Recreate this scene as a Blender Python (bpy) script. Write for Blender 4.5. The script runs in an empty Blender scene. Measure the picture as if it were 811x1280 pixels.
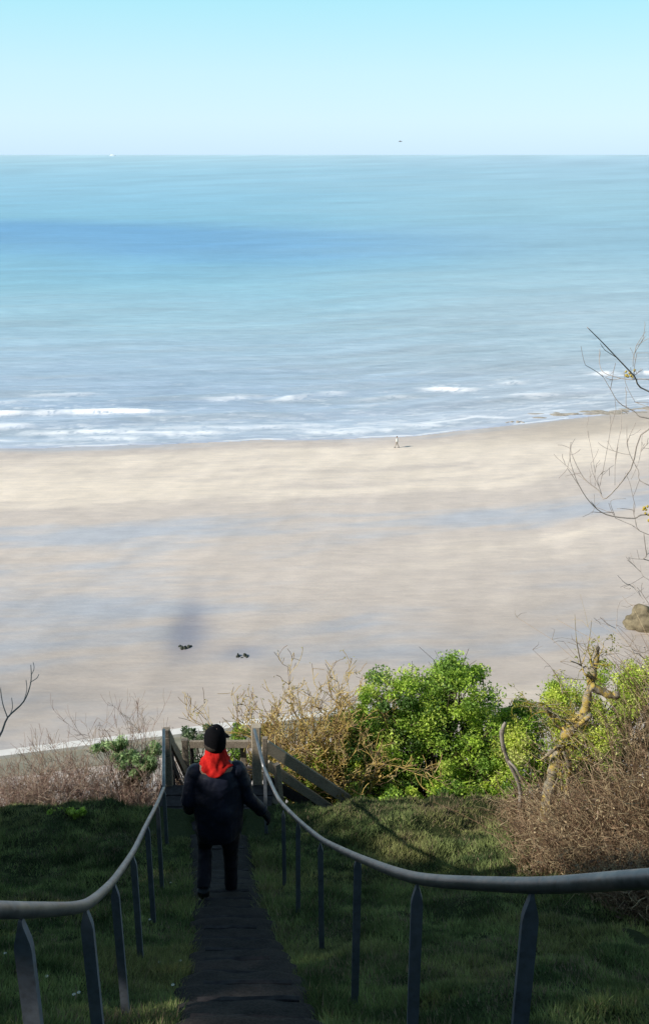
import bpy, bmesh, math, random
import numpy as np
from mathutils import Vector, Matrix
random.seed(7); RNG = np.random.default_rng(7)
scene = bpy.context.scene
COL = scene.collection
R = math.radians
# ------------------------------------------------------------------ camera model
F, CX, CY = 1250.0, 405.5, 640.0
PITCH = math.atan((640-193)/F)
ZC = 40.0
cp, sp = math.cos(PITCH), math.sin(PITCH)
def ray(px, py):
    dy = CY-py
    h = F*cp + dy*sp
    return (px-CX)/h, (F*sp - dy*cp)/h          # lateral per metre, drop per metre
def P(px, py, D):
    l, t = ray(px, py); return Vector((l*D, D, ZC-t*D))
def G(px, py, Z=0.0):
    l, t = ray(px, py); D = (ZC-Z)/t; return Vector((l*D, D, Z))

# ------------------------------------------------------------------ noise
_perm = RNG.random((256, 256))
def vnoise(x, y):
    x = np.asarray(x, float); y = np.asarray(y, float)
    xi = np.floor(x).astype(int); yi = np.floor(y).astype(int)
    fx = x-xi; fy = y-yi; fx = fx*fx*(3-2*fx); fy = fy*fy*(3-2*fy)
    a = _perm[xi & 255, yi & 255]; b = _perm[(xi+1) & 255, yi & 255]
    c = _perm[xi & 255, (yi+1) & 255]; d = _perm[(xi+1) & 255, (yi+1) & 255]
    return (a*(1-fx)+b*fx)*(1-fy)+(c*(1-fx)+d*fx)*fy
def fbm(x, y, o=4):
    s = 0; a = .5; t = 0
    for i in range(o):
        s = s+a*vnoise(np.asarray(x)*2**i+17.3*i, np.asarray(y)*2**i-9.1*i); t += a; a *= .5
    return s/t
def sstep(a, b, x):
    t = np.clip((np.asarray(x, float)-a)/(b-a), 0, 1); return t*t*(3-2*t)
def s2l(c):
    return tuple(((v/255)/12.92 if v/255 <= .04045 else ((v/255+.055)/1.055)**2.4) for v in c)

# ------------------------------------------------------------------ mesh helpers
class MB:
    def __init__(s): s.v = []; s.q = []; s.t = []; s.c = []; s.n = 0
    def add(s, v, q=None, t=None, c=None):
        v = np.asarray(v, float).reshape(-1, 3)
        s.v.append(v)
        if q is not None and len(q): s.q.append(np.asarray(q, int).reshape(-1, 4)+s.n)
        if t is not None and len(t): s.t.append(np.asarray(t, int).reshape(-1, 3)+s.n)
        c = np.ones((len(v), 3)) if c is None else np.broadcast_to(np.asarray(c, float), (len(v), 3))
        s.c.append(c); s.n += len(v)
    def tube(s, pts, rad, sides=6, c=None, cap=True, flat=1.0):
        pts = np.array([tuple(p) for p in pts], float); n = len(pts)
        rad = np.broadcast_to(np.asarray(rad, float), (n,))
        tan = np.gradient(pts, axis=0)
        tan /= np.linalg.norm(tan, axis=1)[:, None]+1e-9
        up = np.array([0, 0, 1.]) if abs(tan[0][2]) < .9 else np.array([1., 0, 0])
        ang = np.linspace(0, 2*np.pi, sides, endpoint=False)
        V = []
        for i in range(n):
            a = np.cross(tan[i], up); a /= np.linalg.norm(a)+1e-9; b = np.cross(a, tan[i]); up = b
            V.append(pts[i]+rad[i]*(np.cos(ang)[:, None]*a+flat*np.sin(ang)[:, None]*b))
        V = np.concatenate(V)
        Q = []
        for i in range(n-1):
            for k in range(sides):
                Q.append((i*sides+k, i*sides+(k+1) % sides, (i+1)*sides+(k+1) % sides, (i+1)*sides+k))
        T = []
        if cap:
            V = np.concatenate([V, pts[:1], pts[-1:]]); m = n*sides
            for k in range(sides):
                T.append((m, (k+1) % sides, k)); T.append((m+1, (n-1)*sides+k, (n-1)*sides+(k+1) % sides))
        s.add(V, Q, T, c)
    def beam(s, a, b, w, h, c=None, up=(0, 0, 1), jit=0.0):
        a = np.array(tuple(a)); b = np.array(tuple(b)); d = b-a; d = d/np.linalg.norm(d)
        u = np.array(up, float); sd = np.cross(d, u)
        if np.linalg.norm(sd) < .05: sd = np.cross(d, [0, 1., 0])
        sd /= np.linalg.norm(sd); u = np.cross(sd, d)
        ch = min(w, h)*.12; n = 8; V = []
        prof = [(-w/2+ch, -h/2), (w/2-ch, -h/2), (w/2, -h/2+ch), (w/2, h/2-ch), (w/2-ch, h/2), (-w/2+ch, h/2), (-w/2, h/2-ch), (-w/2, -h/2+ch)]
        for i in range(n):
            c0 = a+(b-a)*i/(n-1); o = (RNG.random(2)-.5)*jit
            for (x, y) in prof:
                V.append(c0+sd*(x+o[0]+(random.random()-.5)*jit*.5)+u*(y+o[1]+(random.random()-.5)*jit*.5))
        Q = []
        for i in range(n-1):
            for k in range(8): Q.append((i*8+k, i*8+(k+1) % 8, (i+1)*8+(k+1) % 8, (i+1)*8+k))
        V += [V[0]*0+a, V[0]*0+b]; m = n*8
        T = [(m, (k+1) % 8, k) for k in range(8)]+[(m+1, (n-1)*8+k, (n-1)*8+(k+1) % 8) for k in range(8)]
        s.add(V, Q, T, c)
    def rings(s, rings, c=None, cap=True):
        rings = [np.asarray(r, float) for r in rings]; k = len(rings[0]); n = len(rings)
        V = np.concatenate(rings); Q = []
        for i in range(n-1):
            for j in range(k): Q.append((i*k+j, i*k+(j+1) % k, (i+1)*k+(j+1) % k, (i+1)*k+j))
        T = []
        if cap:
            V = np.concatenate([V, rings[0].mean(0)[None], rings[-1].mean(0)[None]]); m = n*k
            for j in range(k): T.append((m, (j+1) % k, j)); T.append((m+1, (n-1)*k+j, (n-1)*k+(j+1) % k))
        s.add(V, Q, T, c)
    def ball(s, p, r, c=None, n=12, m=8):
        p = np.array(tuple(p)); r = np.broadcast_to(np.asarray(r, float), (3,)); rs = []
        for i in range(m+1):
            th = np.pi*(.02+.96*i/m); a = np.linspace(0, 2*np.pi, n, endpoint=False)
            rs.append(p+np.stack([r[0]*np.sin(th)*np.cos(a), r[1]*np.sin(th)*np.sin(a), -r[2]*np.cos(th)*np.ones(n)], 1))
        s.rings(rs, c)
    def arrays(s):
        return np.concatenate(s.v)
    def mesh(s, name, origin=(0, 0, 0), smooth=False):
        v = np.concatenate(s.v)-np.array(tuple(origin)); c = np.concatenate(s.c)
        q = np.concatenate(s.q) if s.q else np.zeros((0, 4), int); t = np.concatenate(s.t) if s.t else np.zeros((0, 3), int)
        me = bpy.data.meshes.new(name)
        me.vertices.add(len(v)); me.vertices.foreach_set('co', v.astype(np.float32).ravel())
        nl = len(q)*4+len(t)*3
        me.loops.add(nl); me.polygons.add(len(q)+len(t))
        me.loops.foreach_set('vertex_index', np.concatenate([q.ravel(), t.ravel()]).astype(np.int32))
        st = np.concatenate([np.arange(len(q))*4, len(q)*4+np.arange(len(t))*3]).astype(np.int32)
        me.polygons.foreach_set('loop_start', st)
        me.update(calc_edges=True)
        me.polygons.foreach_set('use_smooth', np.full(len(me.polygons), smooth))
        at = me.color_attributes.new('col', 'FLOAT_COLOR', 'POINT')
        at.data.foreach_set('color', np.concatenate([c, np.ones((len(c), 1))], 1).astype(np.float32).ravel())
        me.validate()
        return me
    def build(s, name, mat, parent=None, smooth=False, origin=None):
        o_ = parent['_o'] if parent is not None and '_o' in parent else (origin or (0, 0, 0))
        if origin is not None: o_ = origin
        me = s.mesh(name, o_, smooth)
        o = bpy.data.objects.new(name, me); COL.objects.link(o)
        me.materials.append(mat)
        if parent is not None: o.parent = parent; o['_o'] = tuple(o_)
        elif origin is not None: o.location = origin; o['_o'] = tuple(origin)
        return o
def tag(o, label=None, cat=None, group=None, kind=None):
    if label: o['label'] = label
    if cat: o['category'] = cat
    if group: o['group'] = group
    if kind: o['kind'] = kind
    return o
def thing(name, loc, label, cat, group=None):
    o = bpy.data.objects.new(name, None); COL.objects.link(o); o.location = tuple(loc); o['_o'] = tuple(loc)
    o.empty_display_size = .2
    return tag(o, label, cat, group)

# ------------------------------------------------------------------ materials
class NT:
    def __init__(s, name):
        s.m = bpy.data.materials.new(name); s.m.use_nodes = True; s.t = s.m.node_tree; s.N = s.t.nodes; s.L = s.t.links
        s.b = s.N['Principled BSDF']
    def n(s, typ, **k):
        x = s.N.new(typ)
        for a, v in k.items():
            if a.startswith('i_'): x.inputs[a[2:].replace('_', ' ')].default_value = v
            else: setattr(x, a, v)
        return x
    def l(s, a, b): s.L.new(a, b)
    def ramp(s, fac, stops):
        r = s.n('ShaderNodeValToRGB'); e = r.color_ramp.elements
        while len(e) < len(stops): e.new(.5)
        for el, (p, c) in zip(e, stops): el.position = p; el.color = (*c, 1)
        s.l(fac, r.inputs[0]); return r.outputs[0]
    def mix(s, fac, a, b, mode='MIX'):
        x = s.n('ShaderNodeMix', data_type='RGBA', blend_type=mode)
        for sock, v in ((x.inputs[0], fac), (x.inputs[6], a), (x.inputs[7], b)):
            if hasattr(v, 'is_linked') or hasattr(v, 'links'): s.l(v, sock)
            elif isinstance(v, (int, float)): sock.default_value = v
            else: sock.default_value = (*v, 1)
        return x.outputs[2]
    def noise(s, scale, detail=4, rough=.6, vec=None, sc=None):
        x = s.n('ShaderNodeTexNoise'); x.inputs['Scale'].default_value = scale; x.inputs['Detail'].default_value = detail; x.inputs['Roughness'].default_value = rough
        tc = s.n('ShaderNodeTexCoord')
        src = tc.outputs['Object']
        if sc:
            mp = s.n('ShaderNodeMapping'); mp.inputs['Scale'].default_value = sc[:3]
            if len(sc) > 3: mp.inputs['Rotation'].default_value = (0, 0, sc[3])
            s.l(src, mp.inputs[0]); src = mp.outputs[0]
        s.l(src, x.inputs['Vector']); return x.outputs[0]
    def col(s):
        return s.n('ShaderNodeVertexColor', layer_name='col').outputs[0]
    def bump(s, h, strength=.3, dist=.01):
        x = s.n('ShaderNodeBump'); x.inputs['Strength'].default_value = strength; x.inputs['Distance'].default_value = dist
        s.l(h, x.inputs['Height']); s.l(x.outputs[0], s.b.inputs['Normal'])
    def base(s, c, rough=.8, spec=.3, metal=0):
        if hasattr(c, 'links'): s.l(c, s.b.inputs['Base Color'])
        else: s.b.inputs['Base Color'].default_value = (*c, 1)
        if hasattr(rough, 'links'): s.l(rough, s.b.inputs['Roughness'])
        else: s.b.inputs['Roughness'].default_value = rough
        s.b.inputs['Specular IOR Level'].default_value = spec; s.b.inputs['Metallic'].default_value = metal
def simple(name, c1, c2, scale=20, rough=.8, spec=.3, bump=.0, metal=0, bd=.005, sc=None):
    n = NT(name); f = n.noise(scale, sc=sc); f2 = n.ramp(f, [(.3, c1), (.7, c2)])
    n.base(f2, rough, spec, metal)
    if bump: n.bump(f, bump, bd)
    return n.m
def vcmat(name, rough=.7, spec=.3, trans=0.0, scale=30, lo=.75):
    n = NT(name); c = n.col(); f = n.noise(scale, 3)
    g = n.ramp(f, [(.3, (lo,)*3), (.7, (1.15,)*3)])
    c = n.mix(1.0, c, g, 'MULTIPLY'); n.base(c, rough, spec)
    if trans:
        tr = n.n('ShaderNodeBsdfTranslucent'); n.l(c, tr.inputs[0]); mx = n.n('ShaderNodeMixShader'); mx.inputs[0].default_value = trans
        n.l(n.b.outputs[0], mx.inputs[1]); n.l(tr.outputs[0], mx.inputs[2]); n.l(mx.outputs[0], n.N['Material Output'].inputs[0])
    return n.m
M = {}
M['leaf'] = vcmat('leaf', .5, .4, .3, 15)
M['grass'] = vcmat('grass_blades', .7, .15, .2, 3)
M['twig'] = vcmat('twig', .85, .15, 0, 60)
M['rock'] = simple('rock', s2l((84, 76, 60)), s2l((150, 138, 112)), 1.6, .9, .2, .6, bd=.1)
M['weed_rock'] = simple('weedy_rock', (.02, .03, .02), (.10, .10, .08), 3, .8, .2, .5, bd=.05)
M['steel'] = None
def mk_steel(name, c1, c2, rough, metal=.75):
    n = NT(name); f = n.noise(6, 5, .7); g = n.noise(60, 3)
    c = n.ramp(f, [(.32, c1), (.68, c2)]); c = n.mix(.35, c, n.ramp(g, [(.3, (.1, .09, .08)), (.6, c2)]))
    n.base(c, n.ramp(g, [(.3, (rough,)*3), (.7, (rough+.25,)*3)]), .5, metal); n.bump(g, .15, .002); return n.m
M['rail'] = mk_steel('galvanised_rail', (.075, .09, .115), (.30, .30, .30), .33)
M['post'] = mk_steel('dark_galvanised_post', (.085, .105, .14), (.20, .225, .26), .5, .25)
M['wood'] = (lambda n: (n.base(n.mix(.6, n.ramp(n.noise(4, 5, .6), [(.3, (.10, .08, .06)), (.7, (.32, .26, .20))]), n.ramp(n.noise(60, 3), [(.3, (.1, .08, .06)), (.7, (.42, .36, .28))])), .85, .2), n.bump(n.noise(60, 3), .4, .004), n.m)[2])(NT('weathered_wood'))
M['wood_pale'] = (lambda n: (n.base(n.mix(.5, n.ramp(n.noise(4, 5, .6), [(.3, (.26, .21, .15)), (.7, (.52, .44, .33))]), n.ramp(n.noise(60, 3), [(.3, (.16, .13, .10)), (.7, (.58, .50, .38))])), .85, .2), n.bump(n.noise(60, 3), .4, .004), n.m)[2])(NT('sunlit_wood'))  # paler copy of the weathered wood, sunlit brightness put into its colour
M['wood_dark'] = (lambda n: (n.base(n.ramp(n.noise(14, 5, .6), [(.3, (.026, .022, .023)), (.7, (.062, .054, .054))]), .9, .2), n.bump(n.noise(50, 3), .4, .004), n.m)[2])(NT('dark_wood'))  # much darker brown than the weathered wood
# soil
n = NT('trodden_earth'); f = n.noise(7, 6, .7); g = n.noise(60, 4, .7)
n.base(n.mix(.5, n.ramp(f, [(.3, (.012, .010, .009)), (.7, (.040, .033, .031))]), n.ramp(g, [(.35, (.008, .008, .009)), (.72, (.066, .056, .052))])), .9, .15); n.bump(g, .6, .012); M['soil'] = n.m
# hillside ground
n = NT('hillside_turf'); f = n.noise(1.6, 6, .65); g = n.noise(30, 4, .7)
c = n.mix(.55, n.ramp(f, [(.3, (.018, .030, .010)), (.55, (.045, .062, .022)), (.75, (.085, .072, .038))]), n.ramp(g, [(.3, (.006, .010, .004)), (.7, (.045, .055, .02))]))
c = n.mix(1.0, c, n.col(), 'MULTIPLY')
n.base(c, .95, .1); n.bump(g, .8, .03); M['turf'] = n.m

# ------------------------------------------------------------------ terrain
gD = [-40, -10, -2, 0, .6, 1.5, 2.6, 4, 5.6, 6.75, 7.9, 8.65, 9.8, 10.5, 12.5, 15, 20, 30, 42, 49, 54, 70]
gZ = [-22, -5, .6, 1.65, 1.75, 2.2, 3.12, 4.16, 5.3, 6.0, 6.72, 7.15, 7.5, 7.66, 9.5, 12.3, 17.5, 27, 36.6, 38.6, 40.6, 42.0]
def g(D): return np.interp(D, gD, gZ)
RR = [(-1.6, 1.5, -.25), (-.7, 1.35, .1), (.2, 1.05, .30), (.9, .82, .72), (1.5, .60, 1.25), (1.87, .475, 1.58), (2.6, .286, 2.17), (4, .16, 3.21), (5.6, -.02, 4.35), (6.75, -.216, 5.05), (8.65, -.47, 6.22), (9.8, -.69, 6.62), (10.8, -.87, 6.74)]
LR = [(-1.6, -1.4, -.25), (-.7, -1.28, .1), (.2, -1.0, .30), (.9, -.75, .78), (1.7, -.635, 1.50), (2.5, -.736, 2.19), (3.7, -.955, 3.10), (5.14, -1.185, 4.08), (6.4, -1.36, 4.83), (7.9, -1.57, 5.74), (9.4, -1.777, 6.61), (10.7, -1.977, 6.68)]
def pcx(D):
    r = np.interp(D, [a[0] for a in RR], [a[1] for a in RR]); l = np.interp(D, [a[0] for a in LR], [a[1] for a in LR]); return (r+l)/2+.02
def phw(D): return np.interp(D, [0, 4, 7, 10], [.38, .31, .25, .31])
def gz(x, y, bump=True):
    x = np.asarray(x, float); y = np.asarray(y, float)
    z = ZC-g(y)
    far = sstep(9, 16, y)
    b = (fbm(x*.5+3, y*.5, 3)-.5)*.35+(fbm(x*2.2, y*2.2, 3)-.5)*.20+(fbm(x*6, y*6, 2)-.5)*.10
    away = sstep(.1, .9, np.abs(x-pcx(y))-phw(y))
    amp = np.where(y < 10.8, away, 1)
    z = z+b*amp*(1+far*4*np.clip((46-y)/20, 0, 1))*np.clip((50-y)/6, 0, 1)
    # shallow bank either side of the path
    z = z+.05*amp*np.where(y < 11, 1, 0)
    # lift far left bank and right bank slightly away
    z = z+np.where(y < 20, .05, 0)*np.clip(np.abs(x)-4, 0, 30)*.6*sstep(20, 9, y)
    inp = sstep(.05, -.06, np.abs(x-pcx(y))-phw(y))*(y < 10.2)*(y > -1)
    return z-.14*inp
def ax(pieces):
    out = [np.arange(a, b, s) for a, b, s in pieces]; return np.concatenate(out+[[pieces[-1][1]]])
xs = ax([(-260, -60, 12), (-60, -14, 2), (-14, -5, .4), (-5, 5, .07), (5, 14, .4), (14, 60, 2), (60, 260, 12)])
ys = ax([(-45, -3, 1.5), (-3, 1, .3), (1, 11.6, .07), (11.6, 20, .4), (20, 64, 1.5)])
X, Y = np.meshgrid(xs, ys); Z = gz(X, Y)
nx, ny = len(xs), len(ys)
idx = np.arange(nx*ny).reshape(ny, nx)
Q = np.stack([idx[:-1, :-1], idx[:-1, 1:], idx[1:, 1:], idx[1:, :-1]], -1).reshape(-1, 4)
shade = np.ones((ny, nx, 3))
pale = sstep(34, 42, Y)[..., None]
shade = shade*(1-pale)+pale*np.array([7.5, 5.6, 6.8])*(.7+.6*fbm(X*.6, Y*.6)[..., None])
mb = MB(); mb.add(np.stack([X, Y, Z], -1).reshape(-1, 3), Q, c=shade.reshape(-1, 3))
tag(mb.build('ground', M['turf'], smooth=True), kind='structure')

# path with earth steps
steps = [];
d = -.6
while d < 9.7:
    steps.append(d); d += .345+.02*random.random()
steps = np.array(steps)
def pathz(D):
    D = np.asarray(D, float); i = np.clip(np.searchsorted(steps, D, side='right')-1, 0, len(steps)-2)
    a = steps[i]; b = steps[i+1]; t = np.clip((D-a)/(b-a), 0, 1)
    f = np.where(t < .88, .6*t/.88, .6+.4*sstep(.88, 1.0, t))
    za = ZC-g(a); zb = ZC-g(b)
    return np.where(D > steps[-1], ZC-g(np.minimum(D, 20)), za+(zb-za)*f)
pys = np.arange(-.6, 9.75, .028); us = np.linspace(-1, 1, 23)
U, YY = np.meshgrid(us, pys)
edge = phw(YY)+.09+.12*(fbm(YY*2.5, U*0+np.sign(U)*3)-.5)
XX = pcx(YY)+U*edge
ZZ = pathz(YY)+(fbm(XX*6, YY*6, 4)-.5)*.045+.015-.05*(np.abs(U) > .97)-.02*(1-U*U)*0
ZZ -= .07*np.abs(U)**6+.05*(fbm(YY*5, U*2+7, 3)-.5)*np.abs(U)**2
ny2, nx2 = U.shape; idx = np.arange(nx2*ny2).reshape(ny2, nx2)
Q = np.stack([idx[:-1, :-1], idx[:-1, 1:], idx[1:, 1:], idx[1:, :-1]], -1).reshape(-1, 4)
mb = MB(); mb.add(np.stack([XX, YY, ZZ], -1).reshape(-1, 3), Q)
tag(mb.build('path', M['soil'], smooth=True), kind='structure')
ordn = ['first', 'second', 'third', 'fourth', 'fifth', 'sixth', 'seventh', 'eighth', 'ninth', 'tenth', 'eleventh', 'twelfth', 'thirteenth', 'fourteenth', 'fifteenth', 'sixteenth', 'seventeenth', 'eighteenth', 'nineteenth', 'twentieth']
vis = [s for s in steps if 3.6 < s < 9.6]
for k, s in enumerate(vis):
    c = pcx(s); hw = phw(s)-.02; z = float(pathz(s-.045))+.004
    mb = MB(); mb.beam((c-hw*random.uniform(.75, 1.0), s-.03, z-.044+random.uniform(-.006, .006)), (c+hw*random.uniform(.7, 1.0), s-.03+random.uniform(-.02, .02), z-.044+random.uniform(-.006, .006)), .035, .10, jit=.006)
    o = mb.build('step_board', M['wood_dark'], origin=(c, s, z-.1))
    tag(o, f'dark worn timber edging an earth step, {ordn[k]} timber up from the bottom edge', 'step', 'timber step edges down the path')

# ------------------------------------------------------------------ grass blades
def grass(n, x0, x1, y0, y1, hmul=1.0, seed=0):
    x = RNG.uniform(x0, x1, n); y = RNG.uniform(y0, y1, n)
    dp = np.abs(x-pcx(y))-phw(y)
    dens = fbm(x*3, y*3, 3)
    keep = (dp > -.02+.34*(fbm(x*3.2, y*3.2+40, 3)-.5)) & (dens+.25 > RNG.random(n)*.75)
    keep &= ~((y > 9.6) & (x > -2.15) & (x < -.6))
    keep &= ~((y > 10.3)&(RNG.random(n) > .5))
    x, y, dp = x[keep], y[keep], dp[keep]; n = len(x)
    z = gz(x, y)-.008
    big = fbm(x*1.1+8, y*1.1, 3)
    h = (1+.5*(dp < .2))*(RNG.random(n)*.5+.5)*(.025+.05*np.clip((fbm(x*2.5, y*2.5+9, 3)-.3)*2, 0, 1))*hmul
    a = RNG.random(n)*2*np.pi; w = .0035+.003*RNG.random(n)
    lean = h*(.3+.9*RNG.random(n)); la = RNG.random(n)*2*np.pi
    b = np.stack([x, y, z], 1); sx = np.stack([np.cos(a)*w, np.sin(a)*w, 0*w], 1)
    tip = b+np.stack([np.cos(la)*lean, np.sin(la)*lean+.02, h], 1)
    V = np.stack([b-sx, b+sx, tip], 1).reshape(-1, 3)
    k = np.clip((fbm(x*4.5, y*4.5+3, 3)-.5)*2.4+.45, 0, 1)[:, None]; r = RNG.random((n, 1))
    g1 = np.array([.058, .090, .030]); g2 = np.array([.22, .26, .09]); st = np.array([.36, .28, .17]); mo = np.array([.25, .24, .09])
    c = g1*(1-k)+g2*k; m2 = sstep(.5, .68, big)[:, None]; c = c*(1-m2*.6)+mo*m2*.6
    dead = (RNG.random((n, 1)) < (.07+.3*sstep(.50, .7, fbm(x*2+30, y*2, 3))+.35*sstep(9.4, 10.4, y)*sstep(.3, 1.5, x))[:, None]); c = np.where(dead, st*(.4+.6*r), c*(.75+.95*r))
    c = np.repeat(c, 3, 0)
    return V, np.arange(len(V)).reshape(-1, 3), c
mb = MB()
for (n_, x0, x1, y0, y1, hm) in ((150000, -2.6, 2.2, 3.2, 6.0, 1), (200000, -4.4, 3.9, 6.0, 10.7, 1.2), (25000, -6, 6, .5, 3.2, 1), (25000, -8, -4.4, 3, 10.6, 1.3), (20000, 3.9, 8, 3, 10.6, 1.3)):
    V, T, c = grass(n_, x0, x1, y0, y1, hm); mb.add(V, t=T, c=c)
tag(mb.build('grass', M['grass']), 'short damp green grass covering both banks beside the earth steps', 'grass', kind='stuff')

# ------------------------------------------------------------------ handrails
def catm(pts, k=8):
    pts = [Vector(p) for p in pts]; out = []
    for i in range(len(pts)-1):
        p0 = pts[max(i-1, 0)]; p1 = pts[i]; p2 = pts[i+1]; p3 = pts[min(i+2, len(pts)-1)]
        for j in range(k):
            t = j/k
            out.append(.5*((2*p1)+(p2-p0)*t+(2*p0-5*p1+4*p2-p3)*t*t+(3*p1-p0-3*p2+p3)*t**3))
    out.append(pts[-1]); return out
def railing(pts3, posts, label, rr_=.019):
    pts = [Vector((x, D, ZC-d)) for D, x, d in pts3]
    root = thing('handrail', (pts[6].x, pts[6].y, float(ZC-g(pts[6].y))), label, 'handrail', 'metal handrails flanking the steps')
    dn = [pts[0]]
    for a_, b_ in zip(pts[:-2], pts[1:-1]): dn += [a_.lerp(b_, .2), a_.lerp(b_, .8)]
    main = catm(dn+[pts[-2]], 5)
    mb = MB(); mb.tube(main, rr_, 16); mb.build('rail', M['rail'], root, True)
    mb = MB(); mb.tube([pts[-2]+(pts[-1]-pts[-2])*t for t in np.linspace(.012, 1, 6)], rr_+.0015, 16); e = mb.build('end_rail', M['rail'], root, True)
    e['label'] = 'bright level end section of the rail'
    for D in posts:
        xx = float(np.interp(D, [p.y for p in pts], [p.x for p in pts])); zz = float(np.interp(D, [p.y for p in pts], [p.z for p in pts]))
        # exact rail height by nearest sampled point
        q = min(main, key=lambda p: abs(p.y-D)) if D < pts[-2].y else Vector((xx, D, zz))
        xx, zz = q.x, q.z
        gb = float(ZC-g(D))-.12
        w = .019; rs = []
        top = zz-.017
        tilt = random.uniform(-.012, .012)
        for (z_, wx, wy) in ((gb, w, w*.55), (top-.075, w, w*.55), (top-.055, w*.86, w*.55), (top-.012, w*.30, w*.5), (top, w*.22, w*.4)):
            ox = tilt*(top-z_)
            rs.append([(xx+ox-wx, D-wy, z_), (xx+ox+wx, D-wy, z_), (xx+ox+wx, D+wy, z_), (xx+ox-wx, D+wy, z_)])
        mb = MB(); mb.rings(rs); mb.build('post', M['post'], root)
    return root
railing(RR, [-.9, .5, 1.87, 2.6, 4, 5.6, 6.75, 8.0, 9.75], 'long grey metal handrail right of the steps, running to the right edge')
railing(LR, [-.9, .5, 1.72, 2.5, 3.75, 5.14, 6.4, 7.9, 9.4], 'grey metal handrail left of the steps, bending out to the left edge', .018)

# ------------------------------------------------------------------ landing and wooden fence
dz = ZC-7.62
mb = MB()
root = thing('wooden_landing', (-1.4, 11, dz-.15), 'worn timber landing where the handrails end, hidden behind the walker', 'landing')
for i in range(9):
    y = 9.9+i*.235; zz = dz-.05-(max(0, i-4)*.2)
    mb = MB(); mb.beam((-2.1, y, zz), (-.66, y, zz), .215, .045, jit=.004); mb.build('plank', M['wood_dark'], root)
def fence_part(root, name, a, b, w, h, mat='wood', up=(0, 0, 1), jit=.006):
    mb = MB(); mb.beam(a, b, w, h, jit=jit, up=up); return mb.build(name, M[mat], root)
root = thing('landing_fence', (-1.4, 12, dz), 'weathered post and rail fence closing the far side of the landing behind the walker', 'fence')
def post(root, px, ptop, D, zb, w=.11, mat='wood', lean=0):
    t = P(px, ptop, D); return fence_part(root, 'post', (t.x+lean, D, zb), t, w, w*.9, mat)
post(root, 208, 911, 10.95, dz-.5, .09)
post(root, 214, 928, 11.2, dz-.5, .05, 'wood_dark')
post(root, 231, 924, 12.1, dz-.6, .085)
post(root, 239, 926, 12.2, dz-.6, .05, 'wood_dark')
post(root, 304, 932, 12.1, dz-.6, .085)
post(root, 320, 907, 11.0, dz-.6, .12, 'wood_pale')
fence_part(root, 'rail', P(238, 930, 12.0), P(318, 930, 11.9), .05, .11, 'wood')
fence_part(root, 'rail', P(236, 962, 12.05), P(318, 963, 11.95), .05, .11, 'wood_dark')
fence_part(root, 'rail', P(210, 918, 10.95), P(233, 968, 11.9), .045, .12)
fence_part(root, 'rail', P(210, 940, 10.95), P(229, 990, 11.8), .045, .11, 'wood_dark')
fence_part(root, 'rail', P(211, 965, 10.95), P(224, 1010, 11.6), .045, .10, 'wood_dark')
root = thing('stair_balustrade', (-.3, 11.4, dz-.5), 'sloping timber balustrade boards dropping away to the right behind the grass crest', 'balustrade')
post(root, 331, 922, 11.15, dz-.6, .07)
t = P(346, 955, 10.95); fence_part(root, 'post', (t.x+.04, 10.9, dz-.35), t, .08, .07)
fence_part(root, 'rail', P(331, 931, 11.25), P(462, 1018, 11.6), .05, .15, 'wood_pale')
fence_part(root, 'rail', P(333, 955, 11.25), P(432, 1024, 11.55), .05, .12, 'wood_pale')
fence_part(root, 'rail', P(335, 976, 11.25), P(410, 1020, 11.5), .05, .13, 'wood_dark')
fence_part(root, 'prop', P(340, 985, 11.0), P(350, 1035, 10.6), .07, .06)
post(root, 450, 1012, 11.6, dz-1.6, .09)

# ------------------------------------------------------------------ vegetation generators
def leaves(cent, n, rad, size, cols, flat=.0, asp=.5):
    """n leaves gaussian around each centre, as folded rhombs"""
    cent = np.asarray(cent, float); N = len(cent)
    k = RNG.integers(0, N, n); rad = np.asarray(rad, float)
    rr = rad[k] if rad.ndim else rad
    off = RNG.normal(size=(n, 3)); off /= np.linalg.norm(off, axis=1)[:, None]; off *= (RNG.random((n, 1))**.45)*np.reshape(rr, (-1, 1))
    off[:, 2] *= .8
    p = cent[k]+off
    a = RNG.normal(size=(n, 3)); a[:, 2] += flat; a /= np.linalg.norm(a, axis=1)[:, None]
    b = RNG.normal(size=(n, 3)); b -= (b*a).sum(1)[:, None]*a; b /= np.linalg.norm(b, axis=1)[:, None]
    c = np.cross(a, b); s = size*(.6+.8*RNG.random((n, 1)))
    V = np.stack([p-b*s*.5, p+c*s*asp*.5+a*s*.08, p+b*s*.6, p-c*s*asp*.5+a*s*.08], 1).reshape(-1, 3)
    cols = np.asarray(cols, float); cc = cols[RNG.integers(0, len(cols), N)][k]*(.7+.6*RNG.random((n, 1)))
    return V, np.arange(len(V)).reshape(-1, 4), np.repeat(cc, 4, 0)
def curve_pts(a, b, sag=.1, k=6, wob=.05):
    a = np.array(tuple(a)); b = np.array(tuple(b)); L = np.linalg.norm(b-a)
    t = np.linspace(0, 1, k)[:, None]
    p = a+(b-a)*t+np.array([0, 0, 1.])*sag*L*np.sin(np.pi*t)
    w = RNG.normal(size=(k, 3))*wob*L*.5; w[0] = 0; w[-1] *= .3
    return p+w
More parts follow.
